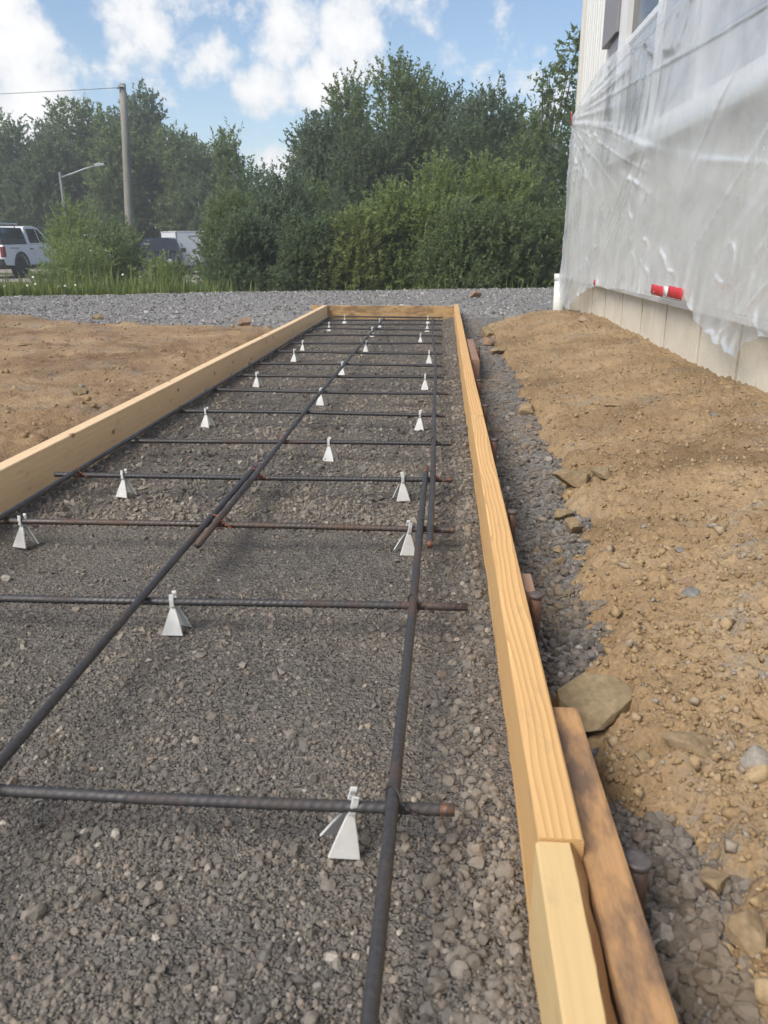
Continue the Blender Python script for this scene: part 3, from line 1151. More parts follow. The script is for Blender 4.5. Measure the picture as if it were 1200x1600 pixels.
for i in range(16):
    x0, x1 = XL[i], XR[i]
    fine = i < 6
    pts = [(x, cross_y(i, x) + .003 * math.sin(x * 5 + i), ZC + .0025 * math.sin(x * 4 + i * 2)) for x in np.linspace(x0, x1, 7)]
    lab = ['nearest', 'second nearest', 'rust tinged third'][i] + ' crossbar' if i < 3 else ORD2[i] + ' crossbar'
    lab = {0: 'dark ribbed crossbar nearest the camera, its right end orange with rust', 1: 'dark crossbar second from the camera with a rusty brown right end',
           2: 'rusty brown crossbar third from the camera'}.get(i, 'dark ribbed steel crossbar, %s from the camera' % ORD[i] if i < 15 else 'dark ribbed steel crossbar nearest the far end board')
    t = thing('rebar', lab, 'rebar', (0, 0, 0), 0, 'cross bars tied into the mat')
    obj('bar', rebar_mesh('rebar', pts, RB, .0105 if fine else .014, 14 if fine else 8, .0022 if fine else .007, .0012), M['rebar_rust'] if i == 2 else M['rebar'], t)
    # rusted sawn tip
    e = Vector(pts[-1])
    d = (Vector(pts[-1]) - Vector(pts[-2])).normalized()
    ln = (.014, .10, .008, .014)[i] if i < 4 else .006
    MB().tube([e - d * ln, e + d * .0006], RB + .0006, 14).build('rusty_tip', M['rebar_rust'] if i == 1 else M['rust_end'], t, True)

ZL = ZC + 2 * RB + .0012


def longbar(label, pts, mat, tip0=0, tip1=0):
    t = thing('rebar', label, 'rebar', (0, 0, 0), 0, 'long bars of the mat')
    obj('bar', rebar_mesh('rebar', pts, RB, .0098, 14, .0026 if pts[-1][1] - pts[0][1] < 2.5 else .0045, .0008), mat, t)
    for ln, a, b in ((tip0, pts[0], pts[1]), (tip1, pts[-1], pts[-2])):
        if ln:
            a, b = Vector(a), Vector(b)
            d = (b - a).normalized()
            MB().tube([a - d * .0006, a + d * ln], RB + .0006, 14).build('rusty_tip', M['rust_end'] if ln < .1 else M['rebar_rust'], t, True)


longbar('long dark rebar running beside the left form board', [(-0.8798, 0.207, ZL), (-0.8736, 1.449, ZL), (-0.8757, 2.587, ZL - .001), (-0.8715, 3.726, ZL), (-0.8788, 4.968, ZL), (-0.8757, 6.293, ZL)], M['rebar'])
longbar('near dark rebar of the middle line, reaching the left picture edge', [(-0.4534, 0.207, ZL), (-0.4534, 0.673, ZL), (-0.4545, 1.242, ZL), (-0.4534, 1.863, ZL)], M['rebar'])
longbar('far rebar of the middle line with a rust orange near end', [(-0.4352, 1.330, ZL), (-0.4358, 1.863, ZL), (-0.4472, 2.691, ZL), (-0.4493, 4.347, ZL), (-0.4451, 6.210, ZL)], M['rebar'], .42, 0)
longbar('near dark rebar of the right line, running out under the camera', [(-0.0468, 0.103, ZL), (-0.0395, 0.466, ZL), (-0.0354, 1.118, ZL), (-0.0348, 1.552, ZL), (-0.0333, 1.894, ZL)], M['rebar'], 0, .05)
longbar('far rebar of the right line, bending slightly left in the distance', [(-0.0151, 1.361, ZL), (-0.0156, 1.915, ZL), (-0.0229, 2.691, ZL), (-0.0270, 3.415, ZL), (-0.0333, 4.036, ZL), (-0.0541, 4.657, ZL), (-0.0686, 5.278, ZL), (-0.0728, 6.158, ZL)], M['rebar'], .012, 0)

# tie wires
TIES = [(-0.0374, 0, 'wire', 'dark tie wire where right bar crosses the nearest crossbar'), (-0.0354, 1, 'wire', 'dark tie wire where right bar crosses the second crossbar'),
        (-0.0260, 2, 'wire', 'dark tie wire round both lapped right bars on the third crossbar'), (-0.0239, 3, 'wire', 'tie wire with rusty tail round the lapped right bars, fourth crossbar'),
        (-0.0187, 4, 'wire', 'dark tie wire where right bar crosses the fifth crossbar'), (-0.4441, 2, 'wire_rust', 'rusty tie wire round both lapped middle bars on the third crossbar'),
        (-0.4441, 3, 'wire_rust', 'rusty tie wire loop beside the middle bars on the fourth crossbar'), (-0.8767, 3, 'wire_rust', 'rusty tie wire where left bar crosses the fourth crossbar'),
        (-0.4534, 4, 'wire_rust', 'rusty tie wire where middle bar crosses the fifth crossbar'), (-0.8757, 5, 'wire', 'dark tie wire where left bar crosses the sixth crossbar')]
for i, (x, cb, mt, lab) in enumerate(TIES):
    y = cross_y(cb, x)
    lap = .0135 if 'both' in lab or 'lapped' in lab or 'bars on the fourth' in lab else .0072
    loop = []
    for q in range(21):
        a = 2 * math.pi * q / 20
        loop.append((math.cos(a) * (lap + .0015), .010 * math.sin(a) * .4 - .011 * math.cos(a), ZC + RB + .0005 + math.sin(a) * (2 * RB + .0022)))
    t = thing('tie_wire', lab, 'tie wire', (x, y, 0), 0, 'wire ties at the bar crossings')
    MB().tube(loop, .0012, 6).build('loop', M[mt], t, True)
    tw = []
    for q in range(14):
        u = q / 13
        tw.append((lap + .002 + .022 * u, -.012 - .006 * u + .0016 * math.sin(q * 1.6), ZC + .012 + .0016 * math.cos(q * 1.6) - .012 * u))
    MB().tube(tw, .0013, 5).build('twisted_tail', M['wire_rust' if 'rusty' in lab else mt], t, True)


# ================================================================== rebar chairs
def make_chair(t, spread=.024, wb=.0215, seed=0):
    """two flared plastic plates leaning apart under a forked clip (local x along the crossbar)"""
    for s in (-1, 1):
        th = .0019
        zt, zb = .054, .000
        yt, yb = .0055, spread
        wt = .0045
        mb = MB()
        P = []
        for (z, yy, w_) in ((zb, yb, wb), (zt * .52, yb + (yt - yb) * .5, wb * .62), (zt, yt, wt), (zt + .010, yt + .0035, wt * .92)):
            P += [(-w_, s * (yy - th), z), (w_, s * (yy - th), z), (w_, s * (yy + th), z), (-w_, s * (yy + th), z)]
        F = [(0, 1, 2, 3), (12, 13, 14, 15)]
        for a in range(3):
            for q in range(4):
                F.append((a * 4 + q, a * 4 + (q + 1) % 4, a * 4 + 4 + (q + 1) % 4, a * 4 + 4 + q))
        if s > 0:              # the rear plate is turned sideways
            ca, sa = math.cos(R(-20)), math.sin(R(-20))
            P = [(x_ * ca - y_ * sa, x_ * sa + y_ * ca, z_) if q_ < 8 else (x_, y_, z_) for q_, (x_, y_, z_) in enumerate(P)]
        mb.add(P, F)
        mb.build('leg_plate', M['chair'], t, bevel=.0006, seg=1)
        MB().add(*clip(s)).build('clip_prong', M['chair'], t, bevel=.0008, seg=1)
    MB().box(-.0045, .0045, -.0085, .0085, .0535, .0567).build('saddle', M['chair'], t, bevel=.0006, seg=1)


def clip(s):
    P = []
    for z, yi, yo in ((.0565, .0086, .0122), (.072, .0096, .0128), (.079, .0070, .0118), (.0835, .0085, .0120)):
        w_ = .0046
        P += [(-w_, s * yi, z), (w_, s * yi, z), (w_, s * yo, z), (-w_, s * yo, z)]
    F = [(0, 1, 2, 3), (12, 13, 14, 15)]
    for a in range(3):
        for q in range(4):
            F.append((a * 4 + q, a * 4 + (q + 1) % 4, a * 4 + 4 + (q + 1) % 4, a * 4 + 4 + q))
    return P, F


CH = [(-0.0792, 0, 14, 'right', 'a hand left of the right bar'), (-0.4112, 1, 2, 'middle', 'just right of the middle bar'), (-0.8378, 2, -16, 'left', ''), (-0.0576, 2, 18, 'right', ''), (-0.7628, 3, -16, 'left', ''), (-0.0884, 3, 12, 'right', ''),
      (-0.3135, 4, -6, 'middle', ''), (-0.7864, 5, -14, 'left', ''), (-0.0678, 5, -10, 'right', ''), (-0.4605, 6, -8, 'middle', ''), (-0.7967, 7, -14, 'left', ''), (-0.0699, 7, -4, 'right', ''), (-0.4677, 8, -10, 'middle', ''), (-0.7782, 9, -12, 'left', ''),
      (-0.0678, 9, -2, 'right', ''), (-0.4379, 10, -10, 'middle', ''), (-0.8039, 10, -12, 'left', ''), (-0.1378, 11, -6, 'right', ''), (-0.4749, 12, -8, 'middle', ''), (-0.8142, 13, -10, 'left', ''), (-0.1110, 13, -4, 'right', ''), (-0.4749, 14, -8, 'middle', ''),
      (-0.7761, 15, -8, 'left', ''), (-0.1192, 15, -2, 'right', '')]
proto = None
for i, (x, cb, rz, side, ex) in enumerate(CH):
    y = cross_y(cb, x)
    wh = ORD[cb] + ' crossbar from the camera' if cb < 15 else 'crossbar nearest the end board'
    lab = 'white plastic rebar chair under the %s, by the %s long bar' % (wh, side)
    if proto is None:
        proto = thing('rebar_chair', lab, 'rebar chair')
        make_chair(proto)
        o = proto
    else:
        o = copy_tree(proto)
    # clip stays on the bar, feet splay a little
    o.location = (x, y, ZC - .066 * .77 + .0012)
    o.scale = (-.77 if rz > 10 else .77, .77, .77)
    o.rotation_euler = (0, 0, R(rz))
    if i in (0, 3):            # leaning on its bar
        ln_ = (13, 0, 0, 7)[i]
        o.rotation_euler = (0, R(ln_), R(rz))
        o.location.x -= math.sin(R(ln_)) * .05
    tag(o, lab, 'rebar chair', 'white chairs holding up the bars')


# ================================================================== rocks one can pick out
def big_rock(label, loc, size, mat, rz, seed, cuts=13, name='rock', tilt=(0, 0), planes=()):
    r2 = np.random.default_rng(seed)
    bm = bmesh.new()
    bmesh.ops.create_icosphere(bm, subdivisions=3, radius=1)
    V = np.array([v.co[:] for v in bm.verts])
    F = np.array([[v.index for v in f.verts] for f in bm.faces])
    bm.free()
    for c in range(cuts):
        n = r2.normal(size=3)
        n /= np.linalg.norm(n)
        d = r2.uniform(.40, .72)
        V = V - np.outer(np.maximum(V @ n - d, 0) * .985, n)
    for (nx_, ny_, nz_, d) in planes:
        n = np.array((nx_, ny_, nz_), float)
        n /= np.linalg.norm(n)
        V = V - np.outer(np.maximum(V @ n - d, 0), n)
    V = V + V * (.035 * fbm(V[:, 0] * 2 + V[:, 2], V[:, 1] * 2 - V[:, 2], seed, 3))[:, None]
    V = V / np.abs(V).max(0) * np.array(size) / 2
    o = obj(name, mesh_np(name, V, F, True), mat, loc=loc, rot=(tilt[0], tilt[1], rz))
    o.data.set_sharp_from_angle(angle=R(22))
    return tag(o, label, 'rock')


def zr(x, y):
    return float(max(z_soil_right(np.array(x), np.array(y), False), z_trench(np.array(x), np.array(y))))


big_rock('large olive tan boulder lying behind the brown splice board', (.208, .905, .022), (.128, .125, .092), M['rock_olive'], .25, 3, 0, planes=((-.1, -.35, .93, .34), (-.7, -.62, .35, .52), (.55, -.8, .05, .42), (.9, .15, .4, .62), (-.55, .75, .35, .6), (.35, .85, .3, .58), (-.95, .1, .1, .62), (.1, -.6, -.8, .4), (.75, -.5, -.4, .5)))
RK = [('flat tan rock at the bank edge above the small pebbles', .325, 1.86, (.105, .09, .05), 'rock_tan', 5), ('small square tan stone on the grey trench gravel by the bank', .283, 1.60, (.042, .05, .04), 'rock_tan', 8),
      ('round brownish stone just right of the flat tan rock', .385, 1.87, (.055, .05, .035), 'rock_olive', 9), ('brown stone tucked below the flat tan rock', .272, 1.70, (.045, .05, .04), 'rock_olive', 12),
      ('small round brown pebble, upper of the pair in the trench', .238, 1.50, (.022, .026, .022), 'rock_tan', 13), ('small round tan pebble, lower of the pair in the trench', .23, 1.435, (.027, .022, .02), 'rock_tan', 14),
      ('tiny tan pebble lying nearest the right form board', .198, 1.515, (.018, .02, .018), 'rock_tan', 15), ('flat pink tan stone on the soil bank near the house wall', .86, 5.0, (.13, .09, .04), 'rock_red', 16),
      ('half buried flat tan stone in the near soil bank', .285, .785, (.07, .05, .024), 'rock_tan', 17), ('rounded tan stone in the near right corner gravel', .272, .555, (.04, .04, .03), 'rock_tan', 18),
      ('grey stone flecked with soil in the middle of the bank', .395, 1.18, (.045, .04, .02), 'rock_grey', 19), ('reddish stone above the grey one on the bank', .405, 1.225, (.035, .03, .02), 'rock_red', 20),
      ('small pale stone under the boulder edge', .243, .80, (.026, .024, .022), 'rock_olive', 21), ('tiny orange pebble below the boulder', .222, .762, (.013, .013, .012), 'rock_tan', 22),
      ('brown clod at the far corner of the soil bank by the trench', .29, 5.45, (.13, .11, .10), 'rock_tan', 23), ('brown lump on the trench edge beside the reddish board', .31, 4.55, (.11, .10, .07), 'rock_tan', 24),
      ('brown lump jutting into the trench midway along the bank', .315, 2.86, (.09, .08, .06), 'rock_tan', 25), ('reddish brown lump at the trench edge past the reddish board', .285, 4.95, (.12, .1, .07), 'rock_red', 26),
      ('flat light stone lying on the middle of the soil bank', .56, 2.62, (.06, .035, .015), 'rock_tan', 27), ('grey flat stone half sunk right of the middle bank', .75, 2.25, (.05, .04, .02), 'rock_grey', 28),
      ('small grey stone with dark soil around it on the bank', .43, 1.36, (.024, .02, .018), 'rock_grey', 29), ('tan stone with grey neighbours at the right bottom', .262, .62, (.032, .03, .025), 'rock_tan', 30)]
for (lab, x, y, sz, mt, sd_) in RK:
    big_rock(lab, (x, y, zr(x, y) + sz[2] * .22), sz, M[mt], sd_ * .7, sd_)
big_rock('pinkish tan rock alone on the far gravel drive', (.33, 8.9, float(z_drive(np.array(.33), np.array(8.9))) + .03), (.16, .13, .11), M['rock_red'], .4, 31)
for j, (lab, x, y, sz, mt) in enumerate([('tan rock on the gravel edge, left of the yard', -2.72, 6.3, (.12, .1, .08), 'rock_tan'), ('reddish brown clod beside the far left form board', -1.40, 5.72, (.15, .12, .09), 'rock_red'),
                                         ('tan stone beside the reddish brown clod', -1.22, 5.65, (.10, .09, .07), 'rock_tan'), ('dark brown clod in the middle of the yard', -1.86, 3.1, (.07, .06, .04), 'rock_olive'),
                                         ('brown clod near the left form board', -1.28, 2.75, (.075, .06, .05), 'rock_olive'), ('pale flat stone in the left of the yard', -2.25, 4.2, (.08, .06, .03), 'rock_tan')]):
    zz = float(z_soil_left(np.array(x), np.array(y), False)) if y < 6 else float(z_drive(np.array(x), np.array(y)))
    big_rock(lab, (x, y, zz + sz[2] * .2), sz, M[mt], j * 1.1, 40 + j)

# ================================================================== house
YC = 6.64            # far corner
Y_NEAR = -1.2
ZS = .368            # bottom of the siding
house = thing('house', 'white house with vertical siding on a cream concrete foundation', 'house', (XW, YC, 0))
HP = lambda mb, name, mat, parent=house, bevel=0: mb.build(name, mat, parent, bevel=bevel, loc=(-XW, -YC, 0) if parent is house else None)
# sheathing behind the boards, back and far wall
HP(MB().box(XW + .024, 7.0, Y_NEAR, YC - .022, ZS - .06, 3.6), 'wall', M['siding'])
fd = HP(MB().box(XW + .030, 6.98, Y_NEAR + .02, YC - .03, -.4, ZS - .062), 'foundation', M['joint'])
joints = [YC - .012, 6.05, 5.55, 5.10, 4.62, 4.16, 3.70, 3.20, 2.77, 2.32, 1.86, 1.4, .95, .5, 0, -.6, Y_NEAR]
for i in range(len(joints) - 1):
    g = .011 + .005 * ((i * 7) % 3) / 2
    HP(MB().box(XW + .012, XW + .031, joints[i + 1] + g, joints[i] - g, -.3, ZS - .028), 'foundation_panel', M['concrete'], bevel=.003).parent = fd
for c in fd.children:
    c.location = (0, 0, 0)
for i in range(9):
    HP(MB().box(XW + .04 + i * .65, XW + .04 + i * .65 + .64, YC - .031, YC - .012, -.3, ZS - .028), 'foundation_panel', M['concrete'], bevel=.003).parent = fd
for c in fd.children:
    c.location = (0, 0, 0)
# siding boards
bw = .185
prof = [(0, .0), (.012, .0), (.016, .010), (.078, .012), (.084, .004), (.096, .004), (.102, .012), (.164, .010), (.168, 0), (bw - .001, 0), (bw - .001, -.018), (0, -.018)]
mb = MB()
mb.prism([(u, -v) for u, v in prof], ZS, 3.6, axis=2)
sb = mb.mesh('siding_board')
nb = int((YC - .07 - Y_NEAR) / bw)
WY0, WY1, WZ0, WZ1 = 2.75, 4.98, 1.10, 2.75
sb_lo = MB().prism([(u, -v) for u, v in prof], ZS, WZ0 - .06, axis=2).mesh('siding_board')
sb_hi = MB().prism([(u, -v) for u, v in prof], WZ1 + .07, 3.6, axis=2).mesh('siding_board')
for i in range(nb):
    ya = YC - .07 - i * bw
    cut = ya - bw < WY1 + .05 and ya > WY0 - .03
    for me in ((sb_lo, sb_hi) if cut else (sb,)):
        o = obj('siding_board', me, M['siding'], house)
        # local x of the profile runs along -Y of the wall
        o.rotation_euler = (0, 0, R(-90))
        o.location = (0, -.07 - i * bw, 0)
o = HP(MB().box(XW - .022, XW + .02, Y_NEAR, YC - .06, ZS - .026, ZS - .002), 'starter_strip', M['vinyl'], bevel=.003)
HP(MB().box(XW - .028, XW + .10, YC - .068, YC + .008, ZS - .012, 3.6), 'corner_trim', M['trim'], bevel=.004)
HP(MB().box(XW + .101, 7.0, YC - .02, YC - .002, ZS, 3.6), 'wall', M['siding'])
rf = HP(MB().add([(XW - .35, Y_NEAR - .3, 3.5), (4.0, Y_NEAR - .3, 5.3), (7.4, Y_NEAR - .3, 3.5), (XW - .35, YC + .35, 3.5), (4.0, YC + .35, 5.3), (7.4, YC + .35, 3.5)],
                [(0, 1, 4, 3), (1, 2, 5, 4), (0, 3, 5, 2), (0, 2, 1), (3, 4, 5)]), 'roof', M['roof'])
# window
wd = HP(MB().box(XW - .004, XW + .02, WY0, WY1, WZ0, WZ1), 'window', M['glass'])
fr = MB()
fr.box(XW - .035, XW + .02, WY0 - .22, WY0, WZ0 - .06, WZ1 + .08)
fr.box(XW - .035, XW + .02, WY1 - .06, WY1 + .13, WZ0 - .06, WZ1 + .08)
fr.box(XW - .034, XW + .02, WY0, WY1, WZ0 - .06, WZ0 + .02)
fr.box(XW - .034, XW + .02, WY0, WY1, WZ1, WZ1 + .08)
HP(fr, 'frame', M['vinyl']).parent = wd
for yy in (WY0 + .75, WY1 - .75):
    HP(MB().box(XW - .024, XW + .02, yy - .035, yy + .035, WZ0 + .02, WZ1), 'mullion', M['vinyl'], bevel=.002).parent = wd
for zz in (1.62, 1.98):
    HP(MB().box(XW - .018, XW + .018, WY1 - .714, WY1, zz - .014, zz + .014), 'muntin', M['vinyl']).parent = wd
HP(MB().box(XW - .048, XW + .02, WY0 - .1, WY1 + .14, WZ0 - .085, WZ0 - .061), 'sill', M['vinyl'], bevel=.003).parent = wd
for c in wd.children:
    c.location = (0, 0, 0)
sh = HP(MB().box(XW - .030, XW + .01, WY1 + .135, WY1 + .42, WZ0 - .05, 1.70), 'shutter', M['shutter'], bevel=.003)
HP(MB().box(XW - .052, XW + .01, WY1 + .135, WY1 + .56, 1.705, 2.9), 'shutter_cap', M['shutter'], bevel=.004)

# drain pipe at the corner
t = thing('drain_pipe', 'upright white plastic drain pipe at the house corner', 'pipe', (XW - .035, YC + .10, -.1))
MB().tube([(0, 0, 0), (0, 0, .47)], .052, 20).build('pipe', M['pvc'], t, True)
MB().lathe([(.0525, .42), (.057, .422), (.057, .47), (.0525, .472)], 20).build('collar', M['pvc'], t, True)

# ================================================================== plastic sheet
SB = np.array([(6.82, .30), (6.66, .31), (6.45, .20), (6.16, .135), (5.88, .185), (5.52, .27), (5.09, .350), (4.80, .345), (4.53, .352), (4.22, .362), (3.89, .360), (3.55, .372), (3.225, .375), (3.15, .35), (3.03, .302), (2.875, .274), (2.70, .242), (2.577, .230),
               (2.545, .255), (2.52, .285), (2.40, .315), (2.2, .31), (2.0, .28), (1.7, .25), (1.2, .30), (.6, .27), (0, .3), (-1.1, .28)])[::-1]
ST = np.array([(6.82, 1.46), (6.72, 1.48), (6.39, 1.53), (5.785, 1.60), (5.27, 1.615), (4.76, 1.60), (4.36, 1.605), (4.0, 1.60), (3, 1.66), (1, 1.7), (-1.1, 1.7)])[::-1]
s1 = np.concatenate([np.linspace(-1.1, 2.0, 60), np.linspace(2.01, 6.82, 340)])
nv = 170
zb = np.interp(s1, SB[:, 0], SB[:, 1]) + .010 + .012 * ss(3.6, 3.0, s1) + .008 * fbm(s1 * 9, s1 * 0, 61, 3)
zt = np.interp(s1, ST[:, 0], ST[:, 1]) + .006 * fbm(s1 * 7, s1 * 0 + 3, 62, 3)
vv = np.linspace(0, 1, nv) ** 1.15
S_, V_ = np.meshgrid(s1, vv)
Zs = zb[None] + (zt - zb)[None] * V_


def ridge(x, y, seed, p=3):
    return (1 - np.abs(2 * vnoise(x, y, seed) - 1)) ** p


off = .020 + .007 * (fbm(S_ * 1.0, Zs * 1.3, 63, 2) + .6)
# long tension lines fanning from the taped corner along the top, slack diagonals lower down
fan = (Zs - 1.50) / np.maximum(6.9 - S_, .25)
off += .0075 * ridge(fan * 40, S_ * .55, 64, 6) * ss(.55, 1.25, Zs) * (.25 + vnoise(S_ * 1.4, Zs * 2.2, 70))
dg = S_ * .55 + Zs
off += .0085 * ridge(dg * 7.5, (S_ - Zs) * .55, 65, 9) * ss(.45, .75, vnoise(S_ * 1.1, Zs * 1.4, 66))
# patches of fine crumple
cr = ss(.52, .72, vnoise(S_ * 1.9 + 5, Zs * 2.6, 68))
off += cr * .0075 * ridge(S_ * 6 + Zs * 4, Zs * 7 - S_ * 2, 67, 6) + cr * .0022 * ridge(S_ * 15, Zs * 14 + S_ * 5, 77, 3)
pl = np.exp(-np.clip(Zs - zb[None], 0, None) / .10)
off += pl * .012 * (np.sin(S_ * 52 + 3 * vnoise(S_ * 5, Zs * 0, 69)) * .5 + .5) * (.3 + vnoise(S_ * 2.1, S_ * 0, 71))
off += pl * .012
# ladder of sagging folds over the window
lad = np.exp(-(((S_ - 4.35) / .55) ** 2 + ((Zs - 1.36 + (S_ - 4.35) * .12) / .20) ** 2))
off += lad * .012 * (np.sin((S_ * .95 + Zs * .25) * 2 * np.pi / .155) * .5 + .5)
off += .020 * np.exp(-(((Zs - 1.05) / .10) ** 2)) * ((S_ > 2.5) & (S_ < 5.2)) * .6
off = np.maximum(off, .012) * np.where(Zs > 1.5, .8, 1)
# foot hangs free below the siding
off += .02 * ss(.36, .2, Zs) * vnoise(S_ * 3, Zs * 6, 72)
Xs = XW - .022 - off
Ysh = S_.copy()
# loose end wraps round the corner
wr = np.clip(S_ - (YC + .035), 0, None)
Ysh = np.minimum(S_, YC + .035) + np.minimum(wr, .05) * .8 + .02 * (vnoise(Zs * 5, S_ * 0, 73) - .3) * ss(6.5, 6.7, S_)
Xs = Xs + wr * .9
V = np.stack([Xs, Ysh, Zs], -1).reshape(-1, 3)
nx = len(s1)
i = np.arange((nv - 1) * nx).reshape(nv - 1, nx)[:, :-1].ravel()
ps = obj('plastic_sheet', mesh_np('plastic_sheet', V, np.stack([i, i + 1, i + nx + 1, i + nx], -1), True), M['poly'])
tag(ps, 'crumpled translucent white plastic sheet taped over the house wall', 'plastic sheet')


def sheet_pt(s, z, lift=.004):
    ci = int(np.argmin(np.abs(s1 - s)))
    ri = int(np.argmin(np.abs(Zs[:, ci] - z)))
    return Vector((Xs[ri, ci] - lift, Ysh[ri, ci], z))


def tape(s0, s1_, z0, z1, mat, n=8, skew=0.):
    V, F = [], []
    xf = min(sheet_pt(s0 + (s1_ - s0) * a / n, z).x for a in range(n + 1) for z in (z0, z1)) + .004
    for a in range(n + 1):
        s = s0 + (s1_ - s0) * a / n
        jit = .0014 * math.sin(a * 2.1)
        for b, z in enumerate((z0, (z0 + z1) / 2, z1)):
            zz = z + skew * a / n + (jit if b != 1 else 0)
            p = sheet_pt(s, zz)
            V.append((xf + .0012 * math.sin(a * 1.7 + b * 1.1), p.y, zz))
    for a in range(n):
        for b in range(2):
            F.append((a * 3 + b, a * 3 + b + 1, a * 3 + 4 + b, a * 3 + 3 + b))
    o = MB().add(V, F).build('tape', mat, ps, True)
    sm = o.modifiers.new('thickness', 'SOLIDIFY')
    sm.thickness = .0015
    return o


tape(3.69, 3.485, .384, .424, M['tape'], skew=-.004)
tape(3.415, 3.215, .385, .428, M['tape'], skew=-.002)
tape(3.480, 3.42, .386, .424, M['paper'], n=3)
tape(5.13, 5.08, .356, .385, M['tape'], n=3)
tape(6.70, 6.655, 1.44, 1.53, M['tape'], n=3)
tape(6.72, 6.68, .53, .56, M['tape'], n=3)


# ================================================================== vegetation
def leaves_mesh(name, lobes, n_tw, tl_, leaf, per, up, r2, droop=0., inner=.5):
    """twigs spread through the lobes, each carrying leaves"""
    L = np.array(lobes, float)
    wgt = (L[:, 3] * L[:, 4] + L[:, 4] * L[:, 5] + L[:, 3] * L[:, 5]) if len(L) else None
    wgt = wgt / wgt.sum()
    li = r2.choice(len(L), n_tw, p=wgt)
    d = r2.normal(size=(n_tw, 3))
    d /= np.linalg.norm(d, axis=1)[:, None]
    rad = (inner + (1 - inner) * r2.random(n_tw) ** .7)
    # ragged lobe surface
    lump = .75 + .5 * vnoise(d[:, 0] * 2.3 + li * 7.1, d[:, 1] * 2.3 + d[:, 2] * 1.7, 81)
    P0 = L[li, :3] + d * L[li, 3:6] * (rad * lump)[:, None]
    D = d * .55 + np.array([0, 0, up]) + r2.normal(size=(n_tw, 3)) * .35
    D /= np.linalg.norm(D, axis=1)[:, None]
    ln = tl_ * r2.uniform(.5, 1.3, n_tw)
    tt = np.linspace(.05, 1, per)[None, :] + r2.uniform(-.03, .03, (n_tw, per))
    C = P0[:, None, :] + D[:, None, :] * (tt * ln[:, None])[..., None]
    C[..., 2] -= droop * (tt ** 2) * ln[:, None]
    n = n_tw * per
    C = C.reshape(n, 3)
    DD = np.repeat(D, per, 0) * .38 + r2.normal(size=(n, 3)) * .6
    DD /= np.linalg.norm(DD, axis=1)[:, None]
    Nn = np.cross(DD, r2.normal(size=(n, 3)) * .8 + np.array([0, 0, .8]))
    Nn /= np.linalg.norm(Nn, axis=1)[:, None] + 1e-9
    sz = leaf[0] * r2.uniform(.6, 1.3, n)[:, None]
    w_ = sz * leaf[1]
    B = C
    mid = C + DD * sz * .5
    tip = C + DD * sz
    V = np.stack([B, mid + Nn * w_ * .5, tip, mid - Nn * w_ * .5], 1).reshape(-1, 3)
    F = np.arange(4 * n).reshape(n, 4)
    if leaf[0] > .055:          # far crowns: one triangle a leaf
        V = np.stack([B - Nn * w_ * .5, B + Nn * w_ * .5, tip], 1).reshape(-1, 3)
        F = np.arange(3 * n).reshape(n, 3)
    return mesh_np(name, V, F, False), P0, D, ln


def plant(name, label, cat, loc, lobes, n_tw, tl_, leaf, per, up, mat, seed, group, stems=6, r0=.05, trunk=None, inner=.5, droop=0.):
    r2 = np.random.default_rng(seed)
    t = thing(name, label, cat, loc, 0, group)
    me, P0, D, ln = leaves_mesh('foliage', lobes, n_tw, tl_, leaf, per, up, r2, droop, inner)
    obj('crown' if name.endswith('tree') else 'foliage', me, M[mat], t)
    mb = MB()
    if trunk:
        H, r = trunk
        px, py = r2.normal(0, .03 * H), r2.normal(0, .03 * H)
        main = [(0, 0, -.1), (px * .3, py * .3, H * .35), (px * .8, py * .6, H * .7), (px, py, H)]
        mb.tube(main, [r, r * .75, r * .45, r * .15], 7)
        for lb in lobes:
            q = r2.uniform(.2, .6)
            a = Vector((px * q, py * q, H * q))
            b = Vector(lb[:3])
            mb.tube([a, a.lerp(b, .5) + Vector((0, 0, .1 * H * .3)), b, b + Vector((0, 0, lb[5] * .7))], [r * .4, r * .28, r * .15, r * .05], 5, False)
    else:
        for k in range(stems):
            j = r2.integers(0, len(P0))
            b = Vector(P0[j]) + Vector(D[j]) * float(ln[j])
            a = Vector((b.x * .25 + r2.normal(0, .12), b.y * .25 + r2.normal(0, .12), -.05))
            mid = a.lerp(b, .5) + Vector((b.x - a.x, b.y - a.y, 0)) * -.12
            mb.tube([a, mid, b], [r0, r0 * .6, r0 * .15], 5, False)
    mb.build('trunk' if trunk else 'stems', M['bark'], t, True)
    return t


def gz(x, y):
    return float(z_far(np.array(float(x)), np.array(float(y))))


def lobes_tree(r2, w, h, n, z0=.2, taper=.5):
    out = []
    for k in range(n):
        u = (k + .5) / n
        z = h * (z0 + (.93 - z0) * u)
        rr = w * (1 - taper * u ** 1.5)
        a = r2.uniform(0, 2 * np.pi)
        q = r2.uniform(.15, .6) * rr
        s = r2.uniform(.42, .62) * rr + .12 * w
        out.append((q * math.cos(a), q * math.sin(a), z, s, s, s * r2.uniform(.9, 1.4)))
    out.append((0, 0, h * .86, w * .22, w * .22, h * .13))
    return out


